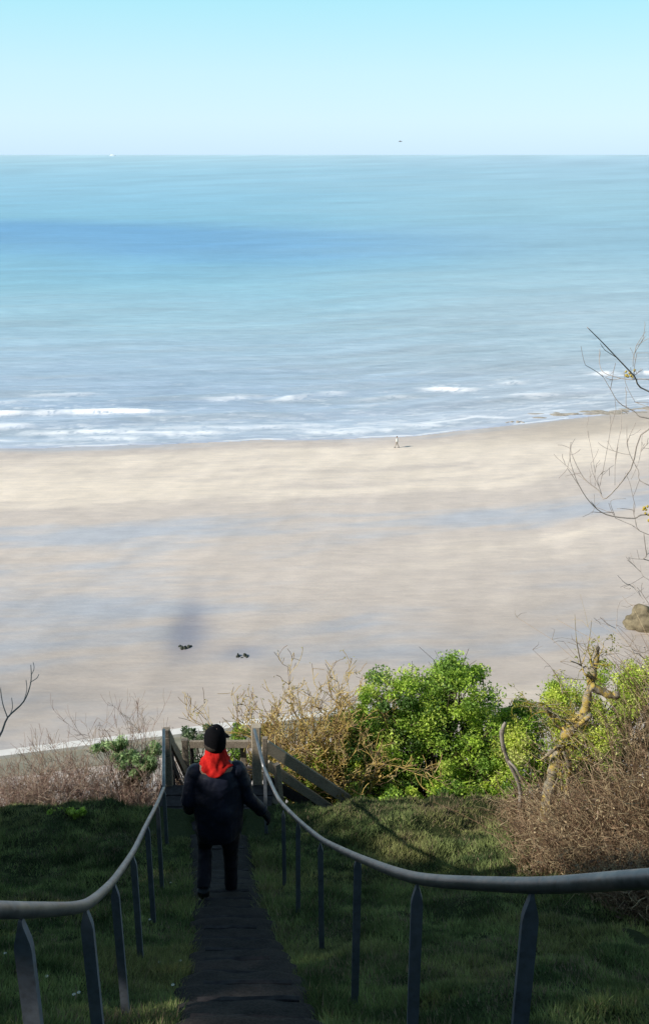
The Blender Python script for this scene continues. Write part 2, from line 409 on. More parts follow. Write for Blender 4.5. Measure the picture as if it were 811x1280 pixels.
def bush(name, label, cat, base, lobes, nleaf, cols, size=.04, ncl=70, stem=(.10, .075, .05), group=None, crad=(.12, .28), asp=.5, stemr=.02, bare=0):
    root = thing(name, base, label, cat, group); base = np.array(tuple(base))
    cs = []; rs = []
    for (c, r) in lobes:
        c = np.array(tuple(c)); r = np.array(r)
        m = int(ncl*np.prod(r)**.5/sum(np.prod(q[1])**.5 for q in lobes))+2
        d = RNG.normal(size=(m, 3)); d /= np.linalg.norm(d, axis=1)[:, None]
        cs.append(c+d*r*(RNG.uniform(.35, 1.0, (m, 1))**.6)); rs.append(RNG.uniform(crad[0], crad[1], m))
    cs = np.concatenate(cs); rs = np.concatenate(rs)
    mb = MB()
    for i, c in enumerate(cs):
        if i % 2 and len(cs) > 60: continue
        pts = curve_pts(base+RNG.normal(size=3)*[.12, .12, 0], c, .12, 7, .06); mb.tube(pts, np.linspace(stemr, stemr*.25, 7), 5, c=np.array(stem)*RNG.uniform(.7, 1.3), cap=False)
        for j in range(3+bare):
            e = pts[4+j % 3]+RNG.normal(size=3)*rs[i]*1.1+[0, 0, .08]; mb.tube(curve_pts(pts[3+j % 3], e, .05, 4, .08), np.linspace(stemr*.3, .003, 4), 3, c=stem, cap=False)
    mb.build('branches', M['twig'], root, True)
    mb = MB(); V, Q, c = leaves(cs, nleaf, rs, size, cols, asp=asp); mb.add(V, Q, c=c); mb.build('foliage', M['leaf'], root)
    return root
def grow(mb, p, d, L, r, depth, col, spread=.6, kids=(2, 4), up=.15, shrink=.66, wob=.22, tips=None, minr=.0018, sides=5):
    k = max(3, int(L/.05)) if L < .4 else 7
    pts = [np.array(p)]; dd = np.array(d, float); dd /= np.linalg.norm(dd)
    for i in range(k):
        dd = dd+RNG.normal(size=3)*wob*.5; dd[2] += up*.3; dd /= np.linalg.norm(dd); pts.append(pts[-1]+dd*L/k)
    rad = np.linspace(r, max(r*.5, minr), k+1)
    c = col[RNG.integers(0, len(col))] if depth <= 2 else col[0]
    mb.tube(pts, rad, max(3, sides), c=c, cap=False)
    if depth == 0:
        if tips is not None: tips.append(pts[-1])
        return
    for j in range(RNG.integers(kids[0], kids[1]+1)):
        i = RNG.integers(max(1, k//3), k+1); nd = dd+RNG.normal(size=3)*spread
        grow(mb, pts[i], nd, L*shrink*RNG.uniform(.7, 1.2), max(rad[i]*.65, minr), depth-1, col, spread, kids, up, shrink, wob, tips, minr, sides-1)

# --- green leafy shrubs beyond the crest
greens = [(.36, .54, .07), (.46, .64, .08), (.24, .40, .06), (.56, .70, .12), (.13, .24, .05)]
ylg = [(.52, .64, .08), (.64, .72, .12), (.38, .52, .06), (.66, .70, .20)]
def L3(px, py, D, r): return (P(px, py, D), r)
bush('green_shrub', 'large bright green leafy shrub rising behind the grass crest, tallest in the middle', 'shrub', (1.7, 12.7, ZC-9.6),
     [L3(485, 872, 12.7, (.48, .5, .42)), L3(540, 872, 12.7, (.3, .4, .25)), L3(575, 868, 12.6, (.5, .5, .50)), L3(455, 930, 12.5, (.36, .5, .5)), L3(500, 945, 12.4, (.5, .5, .6)), L3(560, 945, 12.4, (.7, .5, .6)), L3(625, 915, 12.6, (.45, .5, .45)), L3(445, 990, 12.2, (.4, .4, .3)),
      L3(570, 838, 12.6, (.12, .2, .22)), L3(430, 955, 12.4, (.32, .3, .38)), L3(415, 985, 12.2, (.3, .3, .25)), L3(440, 915, 12.6, (.3, .3, .35)), L3(650, 905, 12.7, (.35, .4, .35)), L3(600, 960, 12.3, (.5, .4, .5)), L3(530, 905, 12.6, (.5, .4, .45))],
     100000, greens, .042, 420, crad=(.08, .25))
bush('yellow_green_shrub', 'yellow green leafy shrub behind the lichened dead tree at the right edge', 'shrub', (4.0, 12.9, ZC-9.8),
     [L3(770, 872, 12.8, (.5, .5, .4)), L3(820, 862, 12.8, (.6, .5, .5)), L3(700, 880, 12.7, (.35, .4, .3)), L3(640, 940, 12.2, (.3, .4, .35)), L3(730, 930, 12.4, (.7, .4, .35)), L3(900, 880, 12.8, (.8, .6, .6))],
     52000, ylg, .040, 260, crad=(.08, .24), stem=(.22, .2, .08))
bush('ivy_shrub', 'low dense green shrub filling the gap under the large green shrub at the crest', 'shrub', (1.4, 11.6, ZC-9.2),
     [L3(450, 1002, 11.6, (.35, .3, .22)), L3(500, 1000, 11.6, (.4, .3, .22)), L3(560, 1003, 11.6, (.45, .3, .22)), L3(615, 1000, 11.6, (.4, .3, .25))], 12000, greens+ylg[:1], .045, 90, crad=(.06, .15))
bush('ivy_shrub', 'green shrub in the gap behind the bleached stump and the dead tree foot', 'shrub', (3.0, 12.2, ZC-9.6),
     [L3(650, 960, 12.0, (.35, .3, .4)), L3(690, 965, 12.0, (.4, .3, .45)), L3(740, 960, 12.2, (.5, .3, .4)), L3(640, 995, 11.8, (.3, .3, .2))], 9000, greens[:3]+ylg, .045, 80, crad=(.06, .16))
# --- yellow lichened bare shrub
och = [np.array(c) for c in ((.52, .37, .12), (.64, .46, .15), (.36, .24, .12), (.72, .56, .26), (.24, .16, .10))]
root = thing('lichened_shrub', (.0, 12.3, ZC-9.3), 'leafless shrub of twisted ochre lichen coated branches beside the sloping boards', 'shrub')
mb = MB(); tips = []
for i in range(44):
    px = RNG.uniform(356, 440); a = P(px, 1015, 12.3+RNG.uniform(-.3, .4))
    grow(mb, a, (RNG.normal()*.2, RNG.normal()*.2, 1), RNG.uniform(.85, 1.30), RNG.uniform(.018, .038), 4, och, .62, (2, 4), .25, .62, .35, tips, .0042)
mb.build('branches', M['twig'], root, True)
mb = MB(); tips_lo = [t for t in tips if t[2] < P(400, 930, 12.3).z]
low = [tuple(P(RNG.uniform(340, 450), RNG.uniform(935, 1005), 12.2+RNG.uniform(-.3, .3))) for _ in range(110)]
V, Q, c = leaves(low, 9000, np.full(len(low), .13), .045, greens+ylg[:1]); mb.add(V, Q, c=c)
V, Q, c = leaves(tips, 2500, .06, .03, [(.3, .3, .05), (.36, .3, .06)]); mb.add(V, Q, c=c)
mb.build('foliage', M['leaf'], root)
# low green shrubs seen behind the fence
bush('small_shrub', 'low green shrub just beyond the landing fence, left of the black cap', 'shrub', (-2.0, 13.6, ZC-11), [L3(248, 917, 13.6, (.3, .25, .12)), L3(255, 945, 13.4, (.4, .25, .25))], 2600, [(.13, .20, .09), (.20, .28, .13), (.09, .14, .07)], .045, 26, group=None, crad=(.06, .13))
bush('small_shrub', 'low green shrub just beyond the landing fence, right of the black cap', 'shrub', (-1.35, 13.6, ZC-11), [L3(298, 916, 13.6, (.22, .25, .10)), L3(296, 950, 13.4, (.3, .25, .25)), L3(330, 915, 13.4, (.12, .2, .14))], 2600, greens+ylg, .045, 26, crad=(.06, .13))
# --- left bare pinkish shrubs
pink = [np.array(c) for c in ((.34, .22, .18), (.44, .31, .25), (.38, .29, .20), (.22, .14, .11), (.52, .40, .30))]
specs = [(20, 11.6, 'thin pinkish leafless shrub at the left edge, behind the grass crest', .8), (80, 11.4, 'leafless brown shrub behind the grass crest, second from the left edge', .95), (135, 11.5, 'tallest leafless reddish shrub behind the left grass bank', 1.0), (182, 11.4, 'dense tangled leafless shrub pressed against the left handrail end', .8), (155, 10.9, 'low leafless shrub in front of the small grey green shrub', .55)]
for (px, D, lab, hh) in specs:
    b = P(px, 1045, D); root = thing('leafless_shrub', b, lab, 'shrub', 'leafless shrubs beyond the left bank'); mb = MB()
    for i in range(34):
        a = np.array(tuple(b))+[RNG.uniform(-.38, .38), RNG.uniform(-.3, .3), -.1]
        grow(mb, a, (RNG.normal()*.4, RNG.normal()*.3, 1), RNG.uniform(.45, .86)*hh, .008, 4, pink, .5, (2, 4), .3, .68, .3, None, .0020, 4)
    mb.build('twigs', M['twig'], root, True)
gl = [(.36, .50, .22), (.46, .60, .28), (.24, .36, .14)]
bush('green_shrub', 'small grey green leafy shrub among leafless twigs left of the handrail end', 'shrub', P(165, 1010, 11.6), [L3(150, 937, 11.6, (.15, .2, .14)), L3(170, 955, 11.5, (.24, .2, .18)), L3(190, 945, 11.6, (.12, .2, .14)), L3(125, 935, 11.7, (.1, .1, .04))], 4500, gl, .06, 40, crad=(.05, .11), asp=.28, stemr=.009)
bush('low_plant', 'low leafy green plant on the edge of the left grass bank', 'plant', P(75, 1032, 10.0), [L3(70, 1021, 10.0, (.22, .12, .05)), L3(95, 1017, 10.0, (.12, .1, .05))], 1100, greens, .05, 14, crad=(.03, .06), stemr=.005)

# --- brown bramble mass on the right
brn = [np.array(c) for c in ((.25, .155, .095), (.35, .23, .14), (.48, .35, .21), (.13, .085, .055), (.60, .47, .28))]
def bramble(c0, r, nst, label, hgt):
    root = thing('bramble_thicket', (c0[0], c0[1], float(gz(c0[0], c0[1]))), label, 'shrub', 'dead brown bramble thickets right of the steps'); mb = MB()
    for i in range(nst):
        a = RNG.random()*2*np.pi; q = RNG.random()**.5
        x = c0[0]+math.cos(a)*r[0]*q; y = c0[1]+math.sin(a)*r[1]*q; z = float(gz(x, y))-.03
        h = hgt*(1-.55*q*q)*RNG.uniform(.45, 1.1)
        k = 8; dirx, diry = RNG.normal(size=2)*.45/max(1, h*.9); dirx -= .05
        t = np.linspace(0, 1, k)
        pts = np.stack([x+dirx*h*t**1.6+RNG.normal(size=k)*.02, y+diry*h*t**1.6+RNG.normal(size=k)*.02, z+h*(t*1.25-.35*t**3)], 1)
        c = brn[RNG.integers(0, 5)]*RNG.uniform(.6, 1.2)
        mb.tube(pts, np.linspace(.0045, .0016, k), 3, c=c, cap=False)
        for j in range(6):
            i0 = RNG.integers(2, k); d = RNG.normal(size=3); d[2] = abs(d[2])*.5
            L = RNG.uniform(.08, .28); p1 = pts[i0]+d/np.linalg.norm(d)*L*.5; p2 = p1+(d+RNG.normal(size=3)*.8)*L*.28
            mb.tube([pts[i0], p1, p2], [.0025, .0018, .0012], 3, c=brn[RNG.integers(0, 5)]*RNG.uniform(.6, 1.2), cap=False)
    mb.build('stems', M['twig'], root, True)
    cs = []
    for i in range(120):
        a = RNG.random()*2*np.pi; q = RNG.random()**.5; x = c0[0]+math.cos(a)*r[0]*q; y = c0[1]+math.sin(a)*r[1]*q
        cs.append((x, y, float(gz(x, y))+RNG.uniform(0, hgt*(1-.55*q*q)*.8)))
    mb = MB(); V, Q, c = leaves(cs, 4200, np.full(120, .16), .035, brn); mb.add(V, Q, c=c); mb.build('dead_leaves', M['leaf'], root)
bramble((2.7, 8.3), (.75, .75), 620, 'dense brown leafless bramble thicket around the foot of the dead tree', 1.25)
bramble((3.75, 8.5), (1.05, 1.1), 1000, 'tallest brown bramble thicket at the right edge, beside the dead tree', 2.9)
bramble((2.9, 6.95), (.65, .55), 380, 'lower brown bramble tangle above the right handrail, nearest the camera', .72)
bramble((2.55, 9.6), (.5, .5), 260, 'thin brown thicket on the grass crest beside the broken grey stump', .75)

# --- dead lichened tree
DT = 9.0
def chain(pts, D=DT, dj=0.0): return [P(x, y, D+dj*i) for i, (x, y) in enumerate(pts)]
lich = [np.array((.40, .30, .05)), np.array((.30, .27, .18)), np.array((.22, .19, .14)), np.array((.46, .34, .06))]
n = NT('lichened_bark'); f = n.noise(11, 5, .7); gg = n.noise(45, 3, .6)
n.base(n.mix(.3, n.ramp(f, [(.36, (.13, .11, .09)), (.50, (.34, .30, .24)), (.57, (.58, .40, .05)), (.8, (.44, .36, .16))]), n.ramp(gg, [(.3, (.08, .07, .05)), (.7, (.5, .42, .25))])), .9, .15); n.bump(f, .8, .02); M['lichen'] = n.m
root = thing('dead_tree', (P(683, 1000, DT).x, DT, float(gz(2.3, DT))), 'broken dead tree trunk coated in yellow lichen, standing in brown brambles', 'tree')
tb = P(686, 992, DT); bz = float(gz(tb.x, DT))-.1
mb = MB(); tr = catm([Vector((tb.x-.02, DT, bz)), tb, P(694, 955, DT), P(706, 920, DT), P(716, 905, DT), P(730, 890, DT), P(735, 862, DT), P(741, 840, DT), P(745, 822, DT), P(746, 808, DT)], 5)
mb.tube(tr, np.interp(np.linspace(0, 1, len(tr)), [0, .12, .3, .42, .5, .62, .8, 1], [.064, .060, .058, .080, .050, .046, .036, .020])*(1+.22*RNG.normal(size=len(tr))), 12); mb.build('trunk', M['lichen'], root, True)
for nm, pts, r0, r1 in (('broken_limb', [(738, 858), (752, 865), (764, 869), (773, 868)], .045, .035), ('branch', [(716, 905), (700, 898), (690, 893), (683, 885)], .035, .018), ('branch', [(712, 912), (724, 905), (738, 893)], .03, .022),
                      ('branch', [(702, 925), (716, 935), (722, 928), (716, 915)], .024, .012), ('branch', [(700, 932), (688, 940), (676, 950)], .026, .01), ('branch', [(706, 915), (694, 905), (684, 890), (678, 882)], .02, .01),
                      ('branch', [(741, 848), (730, 842), (726, 832), (712, 826)], .014, .005), ('branch', [(726, 832), (720, 800), (718, 768)], .007, .002), ('branch', [(727, 830), (735, 805), (739, 775)], .005, .002), ('branch', [(738, 838), (731, 833), (724, 839)], .01, .005),
                      ('hanging_root', [(704, 940), (711, 960), (708, 985), (706, 1000)], .022, .014), ('hanging_root', [(706, 1000), (712, 1010), (714, 1024)], .013, .004), ('hanging_root', [(698, 958), (696, 975), (688, 990), (684, 1015), (678, 1032)], .012, .004), ('hanging_root', [(712, 945), (714, 970), (713, 990)], .009, .004), ('branch', [(703, 868), (698, 850), (690, 836)], .008, .003), ('hanging_root', [(700, 965), (702, 985), (700, 995)], .014, .006)):
    c = [P(x, y, DT+(-.10 if nm != 'branch' else random.uniform(-.15, .1)*min(1, i))) for i, (x, y) in enumerate(pts)]
    c = catm(c, 4); mb = MB(); mb.tube(c, np.linspace(r0, r1, len(c))*(1+.12*RNG.normal(size=len(c))), 8); mb.build(nm, M['lichen'], root, True)
mb = MB(); tips = []
for i in range(48):
    x, y = random.choice([(716, 905), (690, 895), (700, 930), (706, 950), (738, 850), (680, 885), (712, 912), (742, 830)]); p = P(x+random.uniform(-5, 5), y+random.uniform(-5, 5), DT-.05)
    grow(mb, p, (RNG.normal(), RNG.normal()*.6, RNG.uniform(-.6, 1)), RNG.uniform(.10, .3), .006, 2, [lich[0], lich[1], lich[3]], .8, (1, 3), .05, .6, .4, tips, .0018, 4)
mb.build('twigs', M['twig'], root, True)
mb = MB(); V, Q, c = leaves(tips, 1100, .05, .03, [(.3, .34, .05), (.38, .36, .06)]); mb.add(V, Q, c=c); mb.build('leaves', M['leaf'], root)
# broken grey stump
root_b = P(637, 950, 9.6); mb = MB()
c = catm([Vector((root_b.x+.12, 9.6, float(gz(2, 9.6))-.1)), P(650, 990, 9.6), P(634, 950, 9.6), P(628, 930, 9.6), P(627, 915, 9.6), P(631, 903, 9.6)], 5)
mb.tube(c, np.interp(np.linspace(0, 1, len(c)), [0, .5, .8, 1], [.022, .022, .026, .014])*(1+.1*RNG.normal(size=len(c))), 9)
mb.tube(catm([P(634, 950, 9.6), P(645, 962, 9.5), P(652, 975, 9.5)], 3), [.015, .014, .014, .012, .012, .011, .010], 7)
tag(mb.build('dead_stump', simple('bleached_wood', (.18, .15, .12), (.42, .38, .33), 12, .9, .2, .4), smooth=True, origin=(root_b.x, 9.6, float(gz(2, 9.6)))), 'slim bleached grey broken stump leaning at the left edge of the brambles', 'stump')

# --- bare tree at the right edge (trunk outside the frame)
DB = 6.3
grey = [np.array(c) for c in ((.48, .42, .37), (.40, .34, .30), (.55, .48, .42))]
root = thing('bare_tree', (3.25, DB, float(gz(3.25, DB))), 'bare grey tree whose fine leafless branches reach in over the sea from the right edge', 'tree')
mb = MB(); T0 = Vector((3.25, DB, float(gz(3.25, DB))-.1))
trunk = catm([T0, T0+Vector((-.1, 0, 1.5)), T0+Vector((.05, 0, 2.9)), T0+Vector((0, .1, 4.2)), T0+Vector((-.1, .1, 5.6))], 6)
mb.tube(trunk, np.linspace(.09, .03, len(trunk)), 12); mb.build('trunk', simple('grey_bark', (.10, .085, .07), (.22, .19, .16), 20, .9, .2, .5), root, True)
def tz(z): return min(trunk, key=lambda p: abs(p.z-z))
BR = [([(811, 490), (790, 470), (769, 446), (751, 428), (734, 409)], .010, .003, 1), ([(790, 458), (793, 442), (804, 421)], .005, .002, 0), ([(781, 466), (784, 482), (792, 502)], .004, .0018, 0),
      ([(811, 474), (783, 476), (755, 467), (748, 455)], .006, .002, 1), ([(811, 523), (793, 516), (772, 502), (762, 488), (751, 466)], .008, .002, 1),
      ([(811, 537), (786, 586), (758, 621), (746, 611), (730, 597), (716, 572), (712, 558), (719, 548)], .009, .002, 1), ([(743, 606), (742, 583), (739, 555)], .004, .0018, 0), ([(748, 606), (755, 576), (762, 534), (760, 512)], .0045, .0018, 0), ([(752, 616), (748, 598), (755, 590)], .004, .0018, 0),
      ([(769, 607), (770, 569), (776, 534)], .004, .0018, 0), ([(811, 641), (790, 646), (758, 643), (737, 628), (720, 604), (712, 576)], .010, .002, 1), ([(811, 607), (797, 586), (786, 560), (783, 530)], .006, .002, 1), ([(790, 600), (800, 575), (803, 540)], .004, .0018, 0),
      ([(811, 667), (793, 650), (790, 628)], .006, .002, 1), ([(766, 643), (764, 628), (780, 622)], .004, .0018, 0), ([(811, 700), (807, 692), (802, 667)], .006, .003, 1), ([(811, 727), (799, 706)], .004, .002, 1), ([(811, 757), (805, 750), (790, 729)], .005, .002, 1), ([(811, 812), (804, 810), (783, 801), (770, 787)], .009, .003, 1), ([(811, 825), (795, 818), (783, 820)], .005, .002, 1)]
for pts, r0, r1, att in BR:
    r0 *= .42; dj = random.uniform(-.06, .06)
    c = [P(x+random.uniform(-2, 2), y+random.uniform(-2, 2), DB+dj*i) for i, (x, y) in enumerate(pts)]
    if att:
        q = tz(c[0].z-.35); mid = (q+c[0])/2+Vector((.0, .0, .08)); c = [q, mid]+c
    c = catm(c, 4); mb = MB(); rad = np.linspace(r0*(1.6 if att else 1), r1*.8, len(c))
    mb.tube(c, rad, 6, c=grey[0])
    for j in range(2+att):
        i = RNG.integers(len(c)//2 if att else 1, len(c)); dd = (c[i]-c[max(i-2, 0)]).normalized()
        grow(mb, np.array(tuple(c[i])), np.array(tuple(dd))+RNG.normal(size=3)*[.5, .5, .6]+[-.1, 0, .2], RNG.uniform(.06, .2), max(rad[i]*.5, .0022), 1, grey, .6, (1, 2), .15, .6, .25, None, .0016, 4)
    o = mb.build('branch', M['twig'], root, True)
mb = MB(); c = [P(790, 470, DB), P(781, 460, DB)]
for k in range(10): mb.ball(P(786+random.uniform(-5, 8), 467+random.uniform(-6, 6), DB), RNG.uniform(.005, .011, 3), c=(.62, .48, .12), n=7, m=5)
for k in range(8): mb.ball(P(806+random.uniform(-4, 5), 640+random.uniform(-12, 12), DB), RNG.uniform(.006, .012, 3), c=(.55, .42, .08), n=7, m=5)
mb.build('lichen', M['twig'], root, True)

# --- bare twig at the left edge
DL = 5.2
root = thing('bare_sapling', (-2.5, DL, float(gz(-2.5, DL))), 'bare sapling with one forked leafless twig showing at the left edge against the sand', 'tree')
mb = MB(); b0 = Vector((-2.5, DL, float(gz(-2.5, DL))-.05))
s = catm([b0, b0+Vector((.1, 0, .7)), P(-60, 1000, DL), P(-25, 950, DL)], 5)
mb.tube(s, np.linspace(.03, .014, len(s)), 8, c=grey[1]); mb.build('stem', M['twig'], root, True)
for pts, r0 in (([(-25, 950), (0, 920), (10, 897), (30, 877), (39, 853), (39, 831)], .010), ([(10, 897), (4, 880), (1, 862), (-2, 855)], .005), ([(38, 853), (46, 848), (49, 843)], .003), ([(12, 895), (16, 885), (15, 872)], .003), ([(30, 877), (34, 862), (33, 850)], .0025), ([(39, 845), (43, 836), (42, 828)], .0025)):
    c = catm([P(x, y, DL+.03*i) for i, (x, y) in enumerate(pts)], 4); mb = MB(); mb.tube(c, np.linspace(r0*.75, .0022, len(c)), 6, c=grey[0]); mb.build('twig', M['twig'], root, True)

# --- unseen hedge left of the bank, added and shaped to shade the steps
root = thing('shade_hedge', (-6.6, 3, float(gz(-6.6, 3))), 'unseen tall dark evergreen hedge added beyond the left bank to shade the steps', 'hedge')
cs = []; mb = MB()
for i in range(520):
    y = RNG.uniform(-6, 8.9); x = -6.6+RNG.uniform(-.6, .6); hh = 4.25+.95*float(sstep(2.2, .2, y))+.8*(vnoise(y*.9, 3.3)-.5)+.3*math.sin(y*2.1)-.25*(y > 8.2)-.42*float(sstep(3.2, 3.9, y))*(y < 5.4)-.75*float(sstep(5.0, 6.2, y))*(y < 8.2)
    cs.append((x, y, float(gz(x, y))+RNG.uniform(.2, float(hh))))
for y in np.arange(-5.5, 9, .9):
    mb.tube(curve_pts((-6.6, y, float(gz(-6.6, y))-.1), (-6.6, y+.2, float(gz(-6.6, y))+3.4), .0, 6, .03), np.linspace(.07, .02, 6), 8, c=(.08, .06, .045))
mb.build('trunks', M['twig'], root, True)
mb = MB(); V, Q, c = leaves(cs, 62000, RNG.uniform(.3, .5, len(cs)), .20, [(.03, .06, .02), (.045, .08, .022), (.06, .09, .03)]); mb.add(V, Q, c=c); mb.build('foliage', M['leaf'], root)

# ------------------------------------------------------------------ daisies
for i, (px, py) in enumerate([(214, 1109), (188, 1156), (200, 1211), (212, 1213), (226, 1209), (217, 1240), (94, 1253), (100, 1250), (8, 1200), (60, 1230)]):
    l, t = ray(px, py); Ds = np.linspace(3, 10.5, 600); zz = gz(l*Ds, Ds); k = np.argmax(ZC-t*Ds < zz); D = Ds[k]; p = Vector((l*D, D, float(zz[k])+.05))
    mb = MB()
    mb.tube([p-Vector((0, 0, .06)), p-Vector((.004, 0, .03)), p], .0012, 4, c=(.05, .1, .02))
    for a in range(9):
        t_ = a*2*math.pi/9; d = Vector((math.cos(t_), math.sin(t_), .25)); s_ = Vector((-math.sin(t_), math.cos(t_), 0))
        mb.add([p+d*.002-s_*.001, p+d*.002+s_*.001, p+d*.009+s_*.002, p+d*.009-s_*.002], [(0, 1, 2, 3)], c=(.8, .8, .76))
    mb.ball(p, (.004, .004, .003), c=(.7, .5, .05), n=6, m=4)
    tag(mb.build('daisy', M['twig'], origin=tuple(p-Vector((0, 0, .06)))), 'tiny white daisy open in the shaded grass left of the steps', 'flower', 'white daisies in the left bank')

# ------------------------------------------------------------------ beach
SH0, SH1 = G(0, 559, 0), G(811, 511, 0)
SHL = (SH1-SH0).length
sdir = np.array([SH1.x-SH0.x, SH1.y-SH0.y]); sdir /= np.linalg.norm(sdir); snor = np.array([-sdir[1], sdir[0]])
def shore(x, y):      # signed distance seaward of the waterline, metres; and along-shore coordinate
    qx = np.asarray(x)-SH0.x; qy = np.asarray(y)-SH0.y
    s = qx*sdir[0]+qy*sdir[1]; d = qx*snor[0]+qy*snor[1]
    d = d+6.5*np.sin(np.pi*np.clip(s/SHL, 0, 1))**1.2
    d = d-3.0*(fbm(s*.035+5, s*0+1, 3)-.5)-2.0*(fbm(s*.13, s*0+4, 2)-.5)
    return s, d
def imgxy(x, y, z=0):
    h = x*0+y; dz_ = ZC-z      # forward y, down dz
    zc = y*cp+dz_*sp; yc = dz_*cp-y*sp
    return CX+F*x/zc, CY+F*yc/zc
bx = ax([(-500, -110, 15), (-110, 110, .6), (110, 500, 15)]); by = ax([(50, 175, .45), (175, 300, 15)])
X, Y = np.meshgrid(bx, by); s, d = shore(X, Y)
Z = -.015*d+.04*(fbm(s*.05, d*.25)-.5)
Z = np.where(d > 6, -.09-.03*(d-6), Z)
beach_c = []
rip = fbm(s*.11-d*.22, d*.55, 5); big = fbm(s*.022+7, d*.075+2, 4); fine = fbm(s*.6+d*.35, d*.9, 3)
dry = np.array(s2l((250, 234, 215))); damp = np.array(s2l((222, 208, 196))); wet = np.array(s2l((198, 200, 206))); mud = np.array(s2l((182, 174, 169)))
t = -d     # metres landward
profile = np.interp(t+3, [0, 4, 9, 13, 24, 32, 38, 48, 58, 66, 74, 84], [.1, .25, .9, 1.0, .9, .42, .25, .52, .36, .52, .42, .35])
xr = np.clip((X+10)/60, -.6, 1)
dryness = np.clip(profile+(big-.5)*.9+(rip-.5)*.5+.10*xr*(t > 25), 0, 1)[..., None]
C = wet*(1-sstep(.1, .45, dryness))+damp*sstep(.1, .45, dryness); C = C*(1-sstep(.5, .95, dryness))+dry*sstep(.5, .95, dryness)
mk = sstep(.56, .72, fbm(s*.03+20, d*.12+9, 3))[..., None]*(t > 30)[..., None]; C = C*(1-.45*mk)+mud*.45*mk
diag = fbm(s*.33-d*.14, d*.11+4, 4); diag2 = fbm(s*.9-d*.5, d*.3+40, 3)
C = C*(1+.20*(diag-.5)+.10*(diag2-.5))[..., None]
brown = (sstep(-13, -8, d)*sstep(1, -1, d)*sstep(.55, .85, s/SHL))[..., None]*.8; C = C*(1-brown)+np.array(s2l((206, 190, 172)))*brown
C = C*(1-.20*sstep(45, 75, t))[..., None]
C = C*(.93+.14*fine[..., None])
# scour pools around the two weed covered rocks
for (px, py, rx, ry, up) in ((238, 797, 1.9, 4.6, 0), (300, 818, 2.4, 1.6, 1), (236, 775, 1.3, 6.0, 1)):
    q = G(px, py, .8); e = np.exp(-(((X-q.x)/rx)**2+((Y-q.y)/ry)**2)**1.3)[..., None]*(.55 if up == 0 else .4); C = C*(1-e)+np.array(s2l((128, 133, 152)))*e
    Z = Z-e[..., 0]*.1
# seawall apron tint and landward strip
idx = np.arange(X.size).reshape(X.shape); Q = np.stack([idx[:-1, :-1], idx[:-1, 1:], idx[1:, 1:], idx[1:, :-1]], -1).reshape(-1, 4)
mb = MB(); mb.add(np.stack([X, Y, Z], -1).reshape(-1, 3), Q, c=C.reshape(-1, 3))
n = NT('tidal_sand'); c = n.col(); f = n.noise(1.0, 6, .7, sc=(.35, 1.6, 1, -.19)); f2 = n.noise(5, 4, .7, sc=(.5, 1.6, 1, -.19))
c = n.mix(1.0, c, n.ramp(f, [(.3, (.86, .86, .88)), (.7, (1.03, 1.02, 1.0))]), 'MULTIPLY'); c = n.mix(.6, c, n.mix(1.0, c, n.ramp(f2, [(.35, (.88, .88, .88)), (.7, (1.05,)*3)]), 'MULTIPLY'))
c = n.mix(1.0, c, (.97, .96, .95), 'MULTIPLY')
n.base(c, .55, .35); n.bump(f, .5, .12); M['sand'] = n.m
tag(mb.build('beach', M['sand'], smooth=True), kind='structure')

# seawall
w0, w1 = G(0, 944, 1.4), G(300, 907, 1.4)
wd = (w1-w0).normalized(); wn = Vector((-wd.y, wd.x, 0))
mb = MB(); a0 = w0-wd*200; a1 = w1+wd*14
def strip(mb, off0, off1, z0, z1, c, nseg=60):
    V = []; 
    for i in range(nseg+1):
        p = a0+(a1-a0)*i/nseg
        for (o_, z_) in ((off0, z0), (off0, z1), (off1, z1), (off1, z0)): q = p+wn*o_; V.append((q.x, q.y, z_))
    Qs = []
    for i in range(nseg):
        for k in range(4): Qs.append((i*4+k, i*4+(k+1) % 4, (i+1)*4+(k+1) % 4, (i+1)*4+k))
    mb.add(V, Qs, c=c)
strip(mb, -.35, .40, -1, 1.55, (.62, .60, .55))
sw = mb.build('seawall', simple('pale_concrete', (.66, .63, .59), (.80, .77, .72), 1.2, .85, .3, .3), origin=(w0.x, w0.y, 0))
tag(sw, 'low pale concrete seawall running along the back of the beach on the left', 'wall')
mb = MB(); strip(mb, -2.6, -.352, -1, 1.30, (1, 1, 1)); tag(mb.build('promenade', simple('weathered_promenade', (.20, .20, .15), (.34, .31, .25), .9, .9, .2, .3), origin=(0, 0, 0)), kind='structure')
mb = MB(); strip(mb, -12, -2.602, -1, 1.22, (1, 1, 1)); tag(mb.build('shingle_bank', simple('pale_shingle', (.42, .37, .34), (.62, .56, .52), 1.5, .9, .2, .5, bd=.05), origin=(0, 0, 0)), kind='structure')

